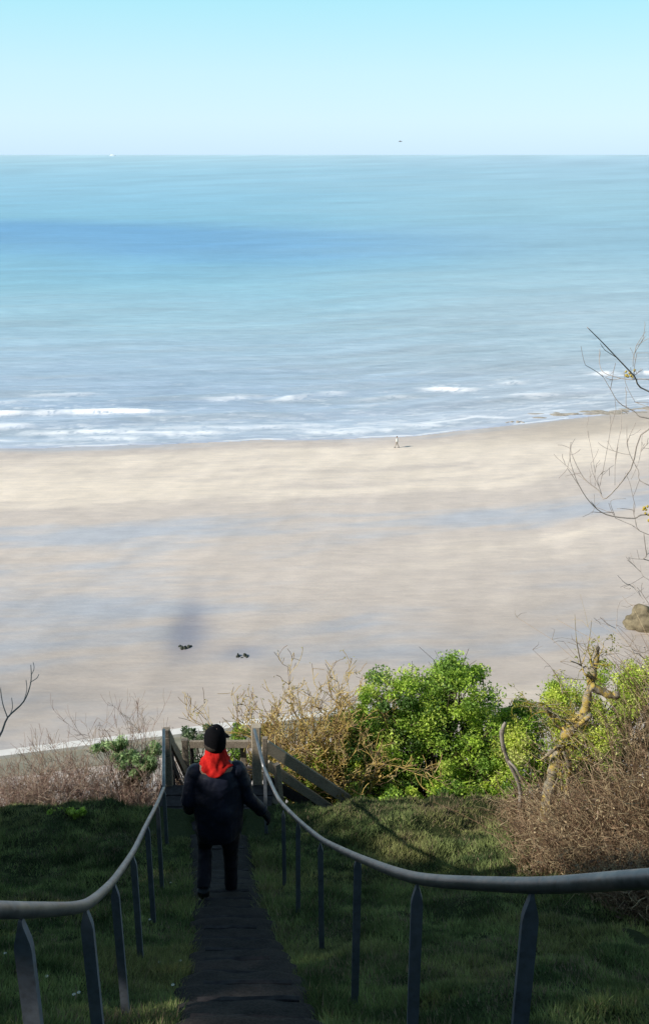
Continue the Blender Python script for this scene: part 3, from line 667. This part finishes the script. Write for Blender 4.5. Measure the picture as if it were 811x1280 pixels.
# rocks
def rockmesh(mb, p, r, seed):
    v = []; rs = []
    m, k = 14, 20
    for i in range(m+1):
        th = math.pi*(.02+.96*i/m); row = []
        for j in range(k):
            a = 2*math.pi*j/k; dx, dy, dz_ = math.sin(th)*math.cos(a), math.sin(th)*math.sin(a), -math.cos(th)
            q = 1+.55*(float(fbm(dx*1.4+seed, dy*1.4+dz_*1.7+seed*2, 4))-.5)*1.6
            row.append((p[0]+dx*r[0]*q, p[1]+dy*r[1]*q, p[2]+dz_*r[2]*q))
        rs.append(row)
    mb.rings(rs)
for (px, py, w, lab) in ((232, 811, .75, 'larger dark weedy rock in a wet scoured hollow on the sand'), (303, 824, .6, 'smaller dark weedy rock on the sand, right of the wet hollow')):
    q = G(px, py, .8); mb = MB()
    for k in range(5): rockmesh(mb, (q.x+(k-2)*w*.32, q.y+random.uniform(-.3, .3), .85+random.uniform(-.1, .05)), (w*.25, .3, random.uniform(.16, .34)), k*3.1+px)
    tag(mb.build('rock', M['weed_rock'], smooth=True, origin=(q.x, q.y, .8)), lab, 'rock')
q = G(806, 792, .8); mb = MB()
for (dx, dy, r) in ((.3, .8, (1.5, 1.3, 1.7)), (1.8, .0, (1.5, 1.3, 1.9)), (-.9, 1.0, (.8, .8, .9)), (3.6, .3, (1.8, 1.4, 1.5))): rockmesh(mb, (q.x+dx, q.y+dy, 1.2), r, dx*2+5)
tag(mb.build('boulder', M['rock'], smooth=True, origin=(q.x, q.y, .8)), 'big brown boulder on the beach at the right edge', 'boulder')
# flat reef at the water's edge, right
names = ['long low brown reef ledge at the water edge, right of the beach walker', 'low brown reef ledge at the water edge near the right border', 'small dark rock lying in the shallows left of the reef ledges']
for (px, py, rx, ry, lab) in ((705, 518, 6.5, 1.4, names[0]), (790, 513, 6.5, 1.6, names[1]), (642, 528, 1.3, .5, names[2])):
    q = G(px, py, .0); mb = MB()
    for k in range(14):
        u = random.uniform(-1, 1); o_ = random.uniform(-1, 1)
        rockmesh(mb, (q.x+u*rx*sdir[0]+o_*ry*snor[0], q.y+u*rx*sdir[1]+o_*ry*snor[1], random.uniform(-.08, .02)), (rx*.24, ry*.4, .15), k*2.7+px)
    tag(mb.build('reef_rock', simple('reef_stone', (.30, .26, .21), (.52, .46, .38), 1.2, .8, .3, .6, bd=.1), smooth=True, origin=(q.x, q.y, 0)), lab, 'rock')

# ------------------------------------------------------------------ sea
Drow = [118.]
while Drow[-1] < 90000:
    D = Drow[-1]; Drow.append(D+max(.28, (D-60)**1.0*.0042 if D < 400 else D*.02))
Drow = np.array(Drow); U = np.linspace(-.62, .62, 640)
X = Drow[:, None]*U[None, :]; Y = np.repeat(Drow[:, None], len(U), 1)
s, d = shore(X, Y)
fade = np.exp(-np.clip(d-60, 0, None)/60)
swell = lambda ph, lam: np.sin(2*np.pi*(d+2.5*(fbm(s*.02, d*.02)-.5)*4)/lam+ph)
Z = (.10*swell(0, 13)+.06*swell(1.3, 7.5)+.25*(fbm(s*.12, d*.5)-.5))*fade*sstep(0, 10, d)
foam = np.zeros_like(X); band = np.zeros_like(X)
# breaking crests at their places (along-shore extent and distance offshore)
crests = [((-30, 216), 514, .55, 1.0), ((335, 392), 497, .45, 1.0), ((520, 602), 486, .45, 1.0), ((628, 665), 480, .35, .8), ((735, 860), 467, .5, 1.0), ((20, 290), 541, .25, .8), ((250, 330), 498, .3, .5), ((395, 440), 492, .3, .5), ((560, 615), 522, .2, .6), ((-30, 90), 500, .2, .35)]
crests += [((440, 530), 497, .25, .3), ((150, 330), 536, .12, .5), ((60, 200), 547, .1, .6), ((330, 520), 540, .1, .6), ((300, 420), 531, .15, .5), ((20, 130), 493, .2, .35), ((440, 500), 506, .2, .5), ((620, 700), 494, .2, .4), ((-30, 60), 530, .15, .5), ((480, 600), 530, .1, .5)]
for (xa, xb), py, hgt, st in crests:
    pa, pb = G(xa, py+(5 if xa < 0 else 2), 0), G(xb, py-1, 0)
    dirv = np.array([pb.x-pa.x, pb.y-pa.y]); Ln = np.linalg.norm(dirv); dirv /= Ln; nv = np.array([-dirv[1], dirv[0]])
    u = (X-pa.x)*dirv[0]+(Y-pa.y)*dirv[1]; v = (X-pa.x)*nv[0]+(Y-pa.y)*nv[1]
    v = v-2.2*(fbm(u*.10+py, u*0+2, 4)-.5)*2
    ends = sstep(-2, 5, u)*sstep(Ln+2, Ln-5, u); brk = sstep(.18, .5, fbm(u*.22+py*3, u*0+8, 3))
    prof = np.where(v > 0, np.exp(-(v/1.6)**2), np.exp(-(v/.6)**2)); Z += hgt*.75*prof*ends
    fr = np.where(v > 0, np.exp(-(v/1.1)**2), np.exp(-(np.abs(v)/(.9+1.8*fbm(u*.5+py, u*0, 2)))**2))
    foam = np.maximum(foam, min(1, st*1.15)*ends*brk*fr*sstep(.38, .62, fbm(u*1.1+py, v*1.6, 4)+fr*.22))
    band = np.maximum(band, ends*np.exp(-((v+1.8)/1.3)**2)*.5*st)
    foam = np.maximum(foam, .6*st*ends*np.exp(-(np.clip(v, -2, 99)/5)**2)*(v > -1.5)*sstep(.55, .72, fbm(u*.7, v*1.6+py, 3)))
# swash lace near the shoreline
lace = sstep(.53, .68, fbm(s*.35+d*.2, d*1.1, 4))*np.exp(-((d-7)/8)**2)*.38; foam = np.maximum(foam, lace)
edge = np.exp(-(np.abs(d-.6)/.35)**2)*.7*sstep(.35, .6, fbm(s*.2, s*0+3, 3)); foam = np.maximum(foam, edge)
edge = np.exp(-(np.abs(d-5.5-2*(fbm(s*.1, s*0+30, 3)-.5)*3)/.5)**2)*.75*sstep(.4, .6, fbm(s*.15+50, s*0+3, 3)); foam = np.maximum(foam, edge)
foam = np.maximum(foam, .35*sstep(.70, .8, fbm(s*.25, d*.9+30, 4))*sstep(60, 15, d))
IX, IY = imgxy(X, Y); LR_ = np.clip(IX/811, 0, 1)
# water colour by distance offshore: shallow grey blue, turquoise, a deep blue belt, horizon haze painted in as paler colour far out
DD = Y
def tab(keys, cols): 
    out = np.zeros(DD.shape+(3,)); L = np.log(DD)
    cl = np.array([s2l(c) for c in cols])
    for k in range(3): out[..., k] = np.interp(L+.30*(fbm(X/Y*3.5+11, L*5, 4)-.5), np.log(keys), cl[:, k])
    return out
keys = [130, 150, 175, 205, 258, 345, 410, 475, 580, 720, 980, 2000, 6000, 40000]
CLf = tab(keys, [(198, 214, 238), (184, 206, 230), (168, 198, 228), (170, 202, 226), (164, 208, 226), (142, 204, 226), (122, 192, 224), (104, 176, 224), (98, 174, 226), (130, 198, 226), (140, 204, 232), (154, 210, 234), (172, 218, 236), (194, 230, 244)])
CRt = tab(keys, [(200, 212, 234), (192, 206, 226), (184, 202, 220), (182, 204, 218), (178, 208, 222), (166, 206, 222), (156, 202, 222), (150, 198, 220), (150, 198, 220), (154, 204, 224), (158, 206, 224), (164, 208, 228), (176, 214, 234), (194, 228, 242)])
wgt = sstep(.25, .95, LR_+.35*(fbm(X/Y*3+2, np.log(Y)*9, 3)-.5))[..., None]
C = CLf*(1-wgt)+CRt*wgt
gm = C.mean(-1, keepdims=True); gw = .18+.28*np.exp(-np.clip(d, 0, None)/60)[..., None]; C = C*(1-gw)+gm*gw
streak = fbm(s/(14+Y*.05), d/(2+Y*.012), 4); C = C*(.86+.28*streak[..., None])
st2 = fbm(s/5, d/.8, 4); st3 = fbm(s/12+9, d/2.6+5, 3); nr = np.exp(-np.clip(d-30, 0, None)/90)
C = C*(1+.30*(st2-.5)*nr+.34*(np.minimum(st3, .5)-.46)*nr)[..., None]
brw = (sstep(.52, .68, fbm(s/30+3, d/5+8, 3))*nr)[..., None]*.35; C = C*(1-brw)+np.array(s2l((176, 184, 188)))*brw
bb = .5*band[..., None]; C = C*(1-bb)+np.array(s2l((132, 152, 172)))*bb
C = C*(1-foam[..., None])+np.array([1.15, 1.15, 1.15])*foam[..., None]
# thin wash over the sand
th = sstep(3.0, -.5, d)[..., None]*.6*(foam < .3)[..., None]; C = C*(1-th)+np.array(s2l((190, 198, 220)))*th
Z = np.where(d < 8, Z*np.clip(d/8, 0, 1), Z)+.0
Z = np.where(d < -.0, -.25, Z)
Z = Z+.02*(Z > -.2)+foam*.04
idx = np.arange(X.size).reshape(X.shape); Q = np.stack([idx[:-1, :-1], idx[:-1, 1:], idx[1:, 1:], idx[1:, :-1]], -1).reshape(-1, 4)
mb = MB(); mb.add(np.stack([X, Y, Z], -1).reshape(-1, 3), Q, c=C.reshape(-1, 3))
n = NT('sea_water'); c = n.col(); f = n.noise(.55, 5, .65, sc=(.30, 1.3, 1, -.19)); f2 = n.noise(.06, 6, .7, sc=(.25, 1.4, 1, -.12))
f3 = n.mix(.5, f, f2)
c = n.mix(1.0, c, n.ramp(f, [(.35, (.84, .87, .89)), (.65, (1.06, 1.05, 1.04))]), 'MULTIPLY')
c = n.mix(1.0, c, n.ramp(f2, [(.35, (.90, .92, .94)), (.65, (1.05, 1.04, 1.03))]), 'MULTIPLY')
c = n.mix(1.0, c, (1.0, .98, .97), 'MULTIPLY')
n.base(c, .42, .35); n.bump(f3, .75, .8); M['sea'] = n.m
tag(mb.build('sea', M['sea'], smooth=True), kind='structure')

# ------------------------------------------------------------------ people
def remesh(o, vox, smooth=6, disp=None):
    m = o.modifiers.new('r', 'REMESH'); m.mode = 'VOXEL'; m.voxel_size = vox
    sm = o.modifiers.new('s', 'SMOOTH'); sm.iterations = smooth; sm.factor = .5
    if disp:
        tex = bpy.data.textures.new('folds', 'CLOUDS'); tex.noise_scale = disp[0]
        dm = o.modifiers.new('d', 'DISPLACE'); dm.texture = tex; dm.strength = disp[1]; dm.mid_level = .5
    dg = bpy.context.evaluated_depsgraph_get(); me = bpy.data.meshes.new_from_object(o.evaluated_get(dg)); mat = o.data.materials[0]
    o.modifiers.clear(); o.data = me
    if not me.materials: me.materials.append(mat)
    me.polygons.foreach_set('use_smooth', np.full(len(me.polygons), True)); return o
def ell(c, rx, ry, k=24, fold=0, ph=0, tilt=0):
    a = np.linspace(0, 2*np.pi, k, endpoint=False); f = 1+fold*np.sin(a*5+ph)
    return np.stack([c[0]+rx*f*np.cos(a), c[1]+ry*f*np.sin(a), c[2]+tilt*np.sin(a)], 1)
def person(origin, S, yaw, J, label, cols, glove, hat='cap', vox=.006, headyaw=-35):
    root = thing('person', origin, label, 'person'); root['_o'] = (0, 0, 0)
    root.rotation_euler.z = yaw; root.scale = (S,)*3
    V3 = lambda p: np.array(p, float)
    J = {k: V3(v) for k, v in J.items()}
    skin = simple('skin', (.42, .24, .17), (.50, .30, .21), 30, .5, .4)
    mb = MB()
    HC = J['head']; hy = R(headyaw); fx, fy = -math.sin(hy), math.cos(hy)      # facing direction
    fw = np.array([fx, fy, -.12]); sd = np.array([fy, -fx, 0]); upv = np.array([0, 0, 1.])
    mb.ball(HC+upv*.02, (.076, .088, .098)); mb.ball(HC-upv*.055+fw*.028, (.056, .062, .062))
    mb.ball(HC+fw*.098-upv*.012, (.012, .012, .018)); mb.ball(HC+fw*.088+upv*.012, (.009, .012, .018))
    mb.ball(HC+fw*.088-upv*.055, (.022, .012, .007)); mb.ball(HC+fw*.078-upv*.092, (.02, .02, .018))
    for sg in (-1, 1): mb.ball(HC+sd*sg*.077-upv*.005-fw*.008, (.010, .018, .03)); mb.ball(HC+fw*.076+sd*sg*.032+upv*.018, (.017, .013, .008))
    mb.tube([J['neck']-upv*.06, J['neck'], HC-upv*.04], [.06, .055, .052], 12)
    mb.rings([ell(J['pelvis']-upv*.10, .13, .09), ell(J['pelvis'], .16, .11), ell(J['pelvis']*.6+J['chest']*.4, .135, .095), ell(J['chest'], .165, .11), ell(J['chest']+upv*.1, .15, .09), ell(J['neck']-upv*.03, .07, .06)])
    for s_ in 'LR':
        mb.tube([J[s_+'sh'], J[s_+'el'], J[s_+'wr']], [.052, .042, .028], 12); mb.ball(J[s_+'sh'], .056)
        mb.tube([J[s_+'hip'], (J[s_+'hip']+J[s_+'kn'])/2, J[s_+'kn'], J[s_+'kn']*.6+J[s_+'an']*.4, J[s_+'an']], [.078, .062, .045, .044, .032], 14)
        mb.tube([J[s_+'an']-upv*.03, J[s_+'toe']+upv*.02], [.035, .028], 10)
    def hand(mb, s_, fat=1.0):
        w = J[s_+'wr']; d = J[s_+'hd']-w; d /= np.linalg.norm(d); side = 1 if s_ == 'R' else -1
        inw = np.array([-side, 0.15, 0.]); inw -= inw.dot(d)*d; inw /= np.linalg.norm(inw); fr = np.cross(d, inw)*side; fr = fr if fr[1] > 0 else -fr
        pc = w+d*.05
        for q in (-.027, -.009, .009, .027): mb.tube([w+d*.005+fr*q*.6, w+d*.09+fr*q], [.013*fat, .012*fat], 8)
        for q, L in ((-.030, .058), (-.010, .074), (.011, .080), (.032, .070)):
            b = w+d*.085+fr*q; m1 = b+d*L*.5+inw*.006+fr*q*.15; m2 = b+d*L*.82+inw*.022+fr*q*.2; e = b+d*L*.98+inw*.038+fr*q*.2
            mb.tube([b, m1, m2, e], np.array([.0095, .0088, .008, .006])*fat, 8)
        b = w+d*.025+fr*.03; mb.tube([b, b+fr*.022+d*.03+inw*.01, b+fr*.028+d*.055+inw*.018], np.array([.012, .010, .008])*fat, 8)
    for s_ in 'LR': hand(mb, s_)
    b = mb.build('body', skin, root); remesh(b, vox, 3)
    # trousers
    mb = MB(); up = upv
    mb.rings([ell(J['pelvis']-up*.12, .15, .115), ell(J['pelvis'], .175, .13), ell(J['pelvis']+up*.12, .16, .12)])
    for s_ in 'LR':
        h_, k_, a_ = J[s_+'hip'], J[s_+'kn'], J[s_+'an']
        mb.tube([h_, (h_+k_)/2, k_, k_*.55+a_*.45, a_+(k_-a_)*.10], [.095, .080, .062, .058, .054], 16)
    t = mb.build('trousers', simple('trouser_cloth', cols['trousers'][0], cols['trousers'][1], 14, .8, .3, .3), root); remesh(t, .009, 4, (.06, .018))
    # shoes
    for s_ in 'LR':
        a_, e_ = J[s_+'an'], J[s_+'toe']; f_ = e_-a_; f_[2] = 0; f_ /= np.linalg.norm(f_)
        mb = MB(); heel = a_-f_*.045-up*(.05 if J[s_+'an'][2]-J[s_+'toe'][2] < .09 else .055)
        mb.tube([a_+up*.05, a_-up*.01], [.052, .05], 12); mb.tube([heel, (heel+e_)/2+up*.016, e_+up*.012, e_+f_*.05+up*.008], [.042, .05, .045, .028], 12)
        sh = mb.build('shoe', simple('shoe_leather', cols['shoe'], cols['shoe'], 10, .5, .4), root); remesh(sh, .007, 3)
        mb = MB(); mb.tube([heel-up*.03, (heel+e_)/2-up*.022, e_-up*.02, e_+f_*.055-up*.018], [.036, .042, .042, .024], 12, flat=.3)
        so = mb.build('sole', simple('sole_rubber', cols['sole'], cols['sole'], 10, .7, .3), sh, True)
    # coat: body, sleeves
    mb = MB(); c_, p_, nk = J['chest'], J['pelvis'], J['neck']
    hem = cols['hem']
    mb.rings([ell((p_[0], p_[1]+.01, hem), .18, .16, 30, .05, 1, .012), ell((p_[0], p_[1], hem+.07), .185, .165, 30, .055, 1.3), ell(p_*.8+c_*.2, .195, .16, 30, .05, 1.8), ell(p_*.55+c_*.45, .195, .15, 30, .03, 2.5), ell(c_-up*.03, .20, .145, 30, .02, 3), ell(c_+up*.05, .175, .12, 30, .01), ell(nk-up*.075, .125, .09, 30), ell(nk-up*.01, .08, .07, 30)])
    for s_ in 'LR':
        a_, e_, w_ = J[s_+'sh'], J[s_+'el'], J[s_+'wr']
        mb.ball(a_-up*.01, (.078, .08, .075))
        mb.tube([a_, (a_+e_)/2, e_, (e_+w_)/2, w_], [.074, .068, .058, .053, .047], 16)
    # hood folded on the shoulders
    mb.rings([ell(nk+[0, -.085, -.23], .05, .03, 20), ell(nk+[0, -.10, -.19], .10, .045, 20), ell(nk+[0, -.09, -.15], .11, .045, 20), ell(nk+[0, -.06, -.11], .10, .03, 20)])
    ct = mb.build('coat', simple('coat_fabric', cols['coat'][0], cols['coat'][1], 9, .62, .35, .25, bd=.01), root); remesh(ct, .007, 3, (.11, .024))
    # hem band and cuff seams
    for s_ in 'LR':
        e_, w_ = J[s_+'el'], J[s_+'wr']; dd = (w_-e_)/np.linalg.norm(w_-e_); mb = MB()
        mb.tube([w_-dd*.035, w_-dd*.0, w_+dd*.012], [.054, .051, .046], 18); mb.build('cuff', ct.data.materials[0], ct, True)
    if glove:
        mb = MB(); hand(mb, 'R', 1.55); w_ = J['Rwr']; mb.tube([w_-(J['Rhd']-w_)*.3, w_+(J['Rhd']-w_)*.3], [.036, .034], 12)
        g_ = mb.build('glove', simple('glove_knit', (.008, .008, .01), (.02, .02, .022), 60, .9, .2, .3), root); remesh(g_, .005, 2)
    if cols.get('scarf') is not None:
        mb = MB(); k = 40
        rs = []
        for (z_, rx, ry, oy, f_) in ((.085, .064, .07, .02, .02), (.06, .076, .08, .012, .05), (.035, .084, .086, .0, .05), (.012, .086, .090, -.006, .10), (-.008, .096, .096, -.012, .11), (-.028, .108, .102, -.018, .13), (-.045, .130, .110, -.026, .11), (-.053, .125, .105, -.026, .04)):
            a = np.linspace(0, 2*np.pi, k, endpoint=False); fo = 1+f_*np.sin(a*6+z_*60)+f_*.6*np.sin(a*11-z_*90)
            back = np.clip(-np.sin(a), 0, 1)
            rs.append(np.stack([nk[0]+rx*fo*np.cos(a), nk[1]+oy+ry*fo*np.sin(a), nk[2]+z_-.050*back**3*(z_ < .02)+.012*np.sin(a*3+z_*40)], 1))
        mb.rings(rs, cap=False); sc = mb.build('scarf', simple('scarf_wool', (.42, .010, .010), (.62, .028, .020), 40, .9, .1, .3), root, True)
        ss = sc.modifiers.new('sub', 'SUBSURF'); ss.levels = 1; ss.render_levels = 1
        tx = bpy.data.textures.new('scarf_folds', 'CLOUDS'); tx.noise_scale = .035; dm = sc.modifiers.new('folds', 'DISPLACE'); dm.texture = tx; dm.strength = .016; dm.mid_level = .5
    # hat / hair
    mb = MB(); a = np.linspace(0, 2*np.pi, 28, endpoint=False); rs = []
    if hat == 'cap':
        for (z_, r_) in ((-.065, .086), (-.04, .091), (.0, .094), (.04, .092), (.08, .079), (.108, .052), (.119, .02)): rs.append(HC+np.stack([r_*.93*np.cos(a), r_*1.06*np.sin(a), z_+.006*np.sin(a*2)], 1))
        mb.rings(rs); cp_ = mb.build('cap', simple('cap_wool', cols['hat'], tuple(v*1.8 for v in cols['hat']), 70, .95, .1, .5), root, True)
        mb = MB(); rs = []
        for (t_, hw) in ((.075, .062), (.105, .060), (.135, .048), (.152, .02)):
            q = HC+fw*t_+up*(.012-.02*(t_-.075)/.08); rs.append([q-sd*hw-up*.010, q-up*.0+fw*.004, q+sd*hw-up*.010, q+up*.007])
        mb.rings(rs); mb.build('peak', cp_.data.materials[0], cp_, True)
        mb = MB(); mb.ball(HC-upv*.035-fw*.02, (.078, .085, .05)); mb.build('hair', simple('dark_hair', (.02, .015, .012), (.05, .035, .025), 80, .7, .3, .4), root, True)
    else:
        mb.ball(HC+up*.035-fw*.018, (.088, .095, .095)); mb.build('hair', simple('brown_hair', (.05, .035, .025), (.10, .07, .045), 80, .7, .3, .4), root, True)
    return root
J0 = dict(pelvis=(0, .12, .80), chest=(0, .15, 1.15), neck=(0, .16, 1.325), head=(0, .19, 1.455), Lsh=(-.158, .15, 1.205), Rsh=(.158, .15, 1.205), Lel=(-.228, .10, .97), Lwr=(-.225, .24, .80), Lhd=(-.20, .31, .75),
          Rel=(.238, .13, .96), Rwr=(.350, .20, .765), Rhd=(.385, .215, .71), Lhip=(-.09, .12, .76), Rhip=(.09, .12, .76), Lkn=(-.12, .31, .38), Lan=(-.14, .0, .15), Ltoe=(-.15, .12, .035), Rkn=(.085, .25, .335), Ran=(.08, .29, -.11), Rtoe=(.08, .42, -.17))
# stand the rear foot on a tread, the front foot one step below
si = steps[np.searchsorted(steps, 7.12)]
py0 = float(si)+.06
lz = float(pathz(py0+.15)); lz2 = float(pathz(py0+.48))
px0 = P(276, 1105, py0).x
S = 1.10
fd = (lz2-lz)/S
J0['Ran'] = (.08, .30, fd+.085); J0['Rtoe'] = (.08, .425, fd+.035)
person((px0, py0, lz+.01), S, R(6), J0, 'person walking down the steps, seen from behind, in navy coat, red scarf and black cap', dict(coat=((.004, .006, .015), (.012, .015, .034)), trousers=((.006, .006, .010), (.018, .015, .026)), shoe=(.008, .008, .009), sole=(.02, .02, .02), hem=.64, scarf=1, hat=(.004, .004, .005)), True, 'cap', .006)
# far walker on the beach
q = G(496, 557.5, .35)
sB, dB = shore(q.x, q.y); zb = float(-.015*dB)
J1 = dict(pelvis=(0, .0, .93), chest=(.0, .02, 1.28), neck=(0, .02, 1.46), head=(0, .04, 1.60), Lsh=(-.17, .02, 1.38), Rsh=(.17, .02, 1.38), Lel=(-.25, -.05, 1.12), Lwr=(-.24, .10, .92), Lhd=(-.23, .16, .86), Rel=(.25, .08, 1.14), Rwr=(.25, .24, 1.0), Rhd=(.24, .31, .98),
          Lhip=(-.09, 0, .90), Rhip=(.09, 0, .90), Lkn=(-.11, .16, .50), Lan=(-.12, .24, .09), Ltoe=(-.12, .37, .035), Rkn=(.11, -.03, .47), Ran=(.12, -.26, .10), Rtoe=(.12, -.13, .035))
person((q.x, q.y, zb+.01), 1.0, R(70), J1, 'tiny distant person in a pale jacket walking on the wet sand by the sea', dict(coat=((.70, .70, .66), (.80, .80, .76)), trousers=((.35, .30, .25), (.42, .36, .30)), shoe=(.1, .1, .1), sole=(.2, .2, .2), hem=.85, hat=(.1, .1, .1)), False, 'hair', .02)

# ------------------------------------------------------------------ ship on the horizon, gull
sx = (141-CX)/(F*cp+(CY-193)*sp)*26000
root = thing('ship', (sx, 26000, 0), 'tiny white ship on the horizon at the left', 'ship')
mb = MB()
def shiprings(z, L, W): 
    u = np.linspace(0, 2*np.pi, 20, endpoint=False); return np.stack([sx+L*np.sign(np.cos(u))*np.abs(np.cos(u))**.8, 26000+W*np.sin(u), z*np.ones(20)], 1)
mb.rings([shiprings(-3, 70, 10), shiprings(10, 82, 13), shiprings(16, 88, 14)]); mb.build('hull', simple('ship_white', (.75, .78, .8), (.85, .86, .88), .1), root)
mb = MB(); mb.rings([shiprings(16, 60, 11), shiprings(30, 56, 11), shiprings(30.5, 40, 10), shiprings(38, 36, 9)]); mb.beam((sx-10, 26000, 38), (sx-10, 26000, 50), 9, 9); mb.build('superstructure', simple('ship_cabins', (.8, .82, .84), (.9, .9, .92), .1), root)
gp = P(500, 177, 170)
root = thing('seagull', gp, 'tiny grey seagull flying just above the horizon right of centre', 'bird')
mb = MB(); mb.tube([gp+Vector((-.32, 0, 0)), gp+Vector((-.2, 0, .02)), gp+Vector((0, 0, .03)), gp+Vector((.18, 0, .03)), gp+Vector((.27, 0, .04)), gp+Vector((.33, 0, .02))], [.02, .05, .085, .06, .045, .008], 10)
mb.build('body', simple('gull_grey', (.25, .26, .28), (.4, .4, .42), 5), root, True)
mb = MB()
for sg in (-1, 1):
    o_ = [Vector((.02, sg*.05, .05)), Vector((.06, sg*.35, .16)), Vector((-.02, sg*.62, .10)), Vector((-.10, sg*.60, .10)), Vector((-.10, sg*.33, .15)), Vector((-.12, sg*.05, .05))]
    mb.add([tuple(gp+v) for v in o_]+[tuple(gp+v-Vector((0, 0, .01))) for v in o_], [(0, 1, 4, 5), (1, 2, 3, 4), (6, 11, 10, 7), (7, 10, 9, 8)])
mb.build('wings', bpy.data.materials['gull_grey'], root)

# ------------------------------------------------------------------ sun, sky, camera
EL = R(34); sv = Vector((-.93, -.367, 0)).normalized()*math.cos(EL)+Vector((0, 0, math.sin(EL)))
sun = bpy.data.lights.new('sun', 'SUN'); sun.energy = 5.0; sun.angle = R(1.0); sun.color = (1, .95, .87)
so = bpy.data.objects.new('sun', sun); COL.objects.link(so); so.rotation_euler = (-sv).to_track_quat('-Z', 'Y').to_euler()
w = bpy.data.worlds.new('World'); scene.world = w; w.use_nodes = True; N = w.node_tree.nodes; Lk = w.node_tree.links
sky = N.new('ShaderNodeTexSky'); sky.sky_type = 'NISHITA'; sky.sun_disc = False; sky.sun_elevation = EL; sky.sun_rotation = math.atan2(sv.x, sv.y); sky.air_density = 1.0; sky.dust_density = .6; sky.ozone_density = 2.0
bg = N['Background']; bg.inputs[1].default_value = .13
tc = N.new('ShaderNodeTexCoord'); sep = N.new('ShaderNodeSeparateXYZ'); Lk.new(tc.outputs['Generated'], sep.inputs[0])
rp = N.new('ShaderNodeValToRGB'); Lk.new(sep.outputs[2], rp.inputs[0])
st = [(0.0, (5.2, 7.2, 9.0)), (.03, (5.4, 7.5, 8.9)), (.07, (4.9, 7.4, 8.4)), (.13, (3.6, 7.1, 8.1)), (.35, (1.7, 3.0, 3.9)), (1.0, (.6, 1.1, 1.8))]
e = rp.color_ramp.elements
while len(e) < len(st): e.new(.5)
for el, (p_, c_) in zip(e, st): el.position = p_; el.color = (*c_, 1)
mx = N.new('ShaderNodeMix'); mx.data_type = 'RGBA'; mx.inputs[0].default_value = .82
Lk.new(sky.outputs[0], mx.inputs[6]); Lk.new(rp.outputs[0], mx.inputs[7]); Lk.new(mx.outputs[2], bg.inputs[0])
cam = bpy.data.cameras.new('camera'); co = bpy.data.objects.new('camera', cam); COL.objects.link(co); scene.camera = co
cam.sensor_fit = 'VERTICAL'; cam.sensor_height = 24; cam.lens = F/1280*24; cam.clip_end = 200000; cam.clip_start = .05
co.location = (0, 0, ZC); co.rotation_euler = (math.pi/2-PITCH, 0, 0)
scene.view_settings.view_transform = 'Standard'; scene.view_settings.look = 'None'; scene.view_settings.exposure = 0
for o in bpy.data.objects:
    if '_o' in o: del o['_o']
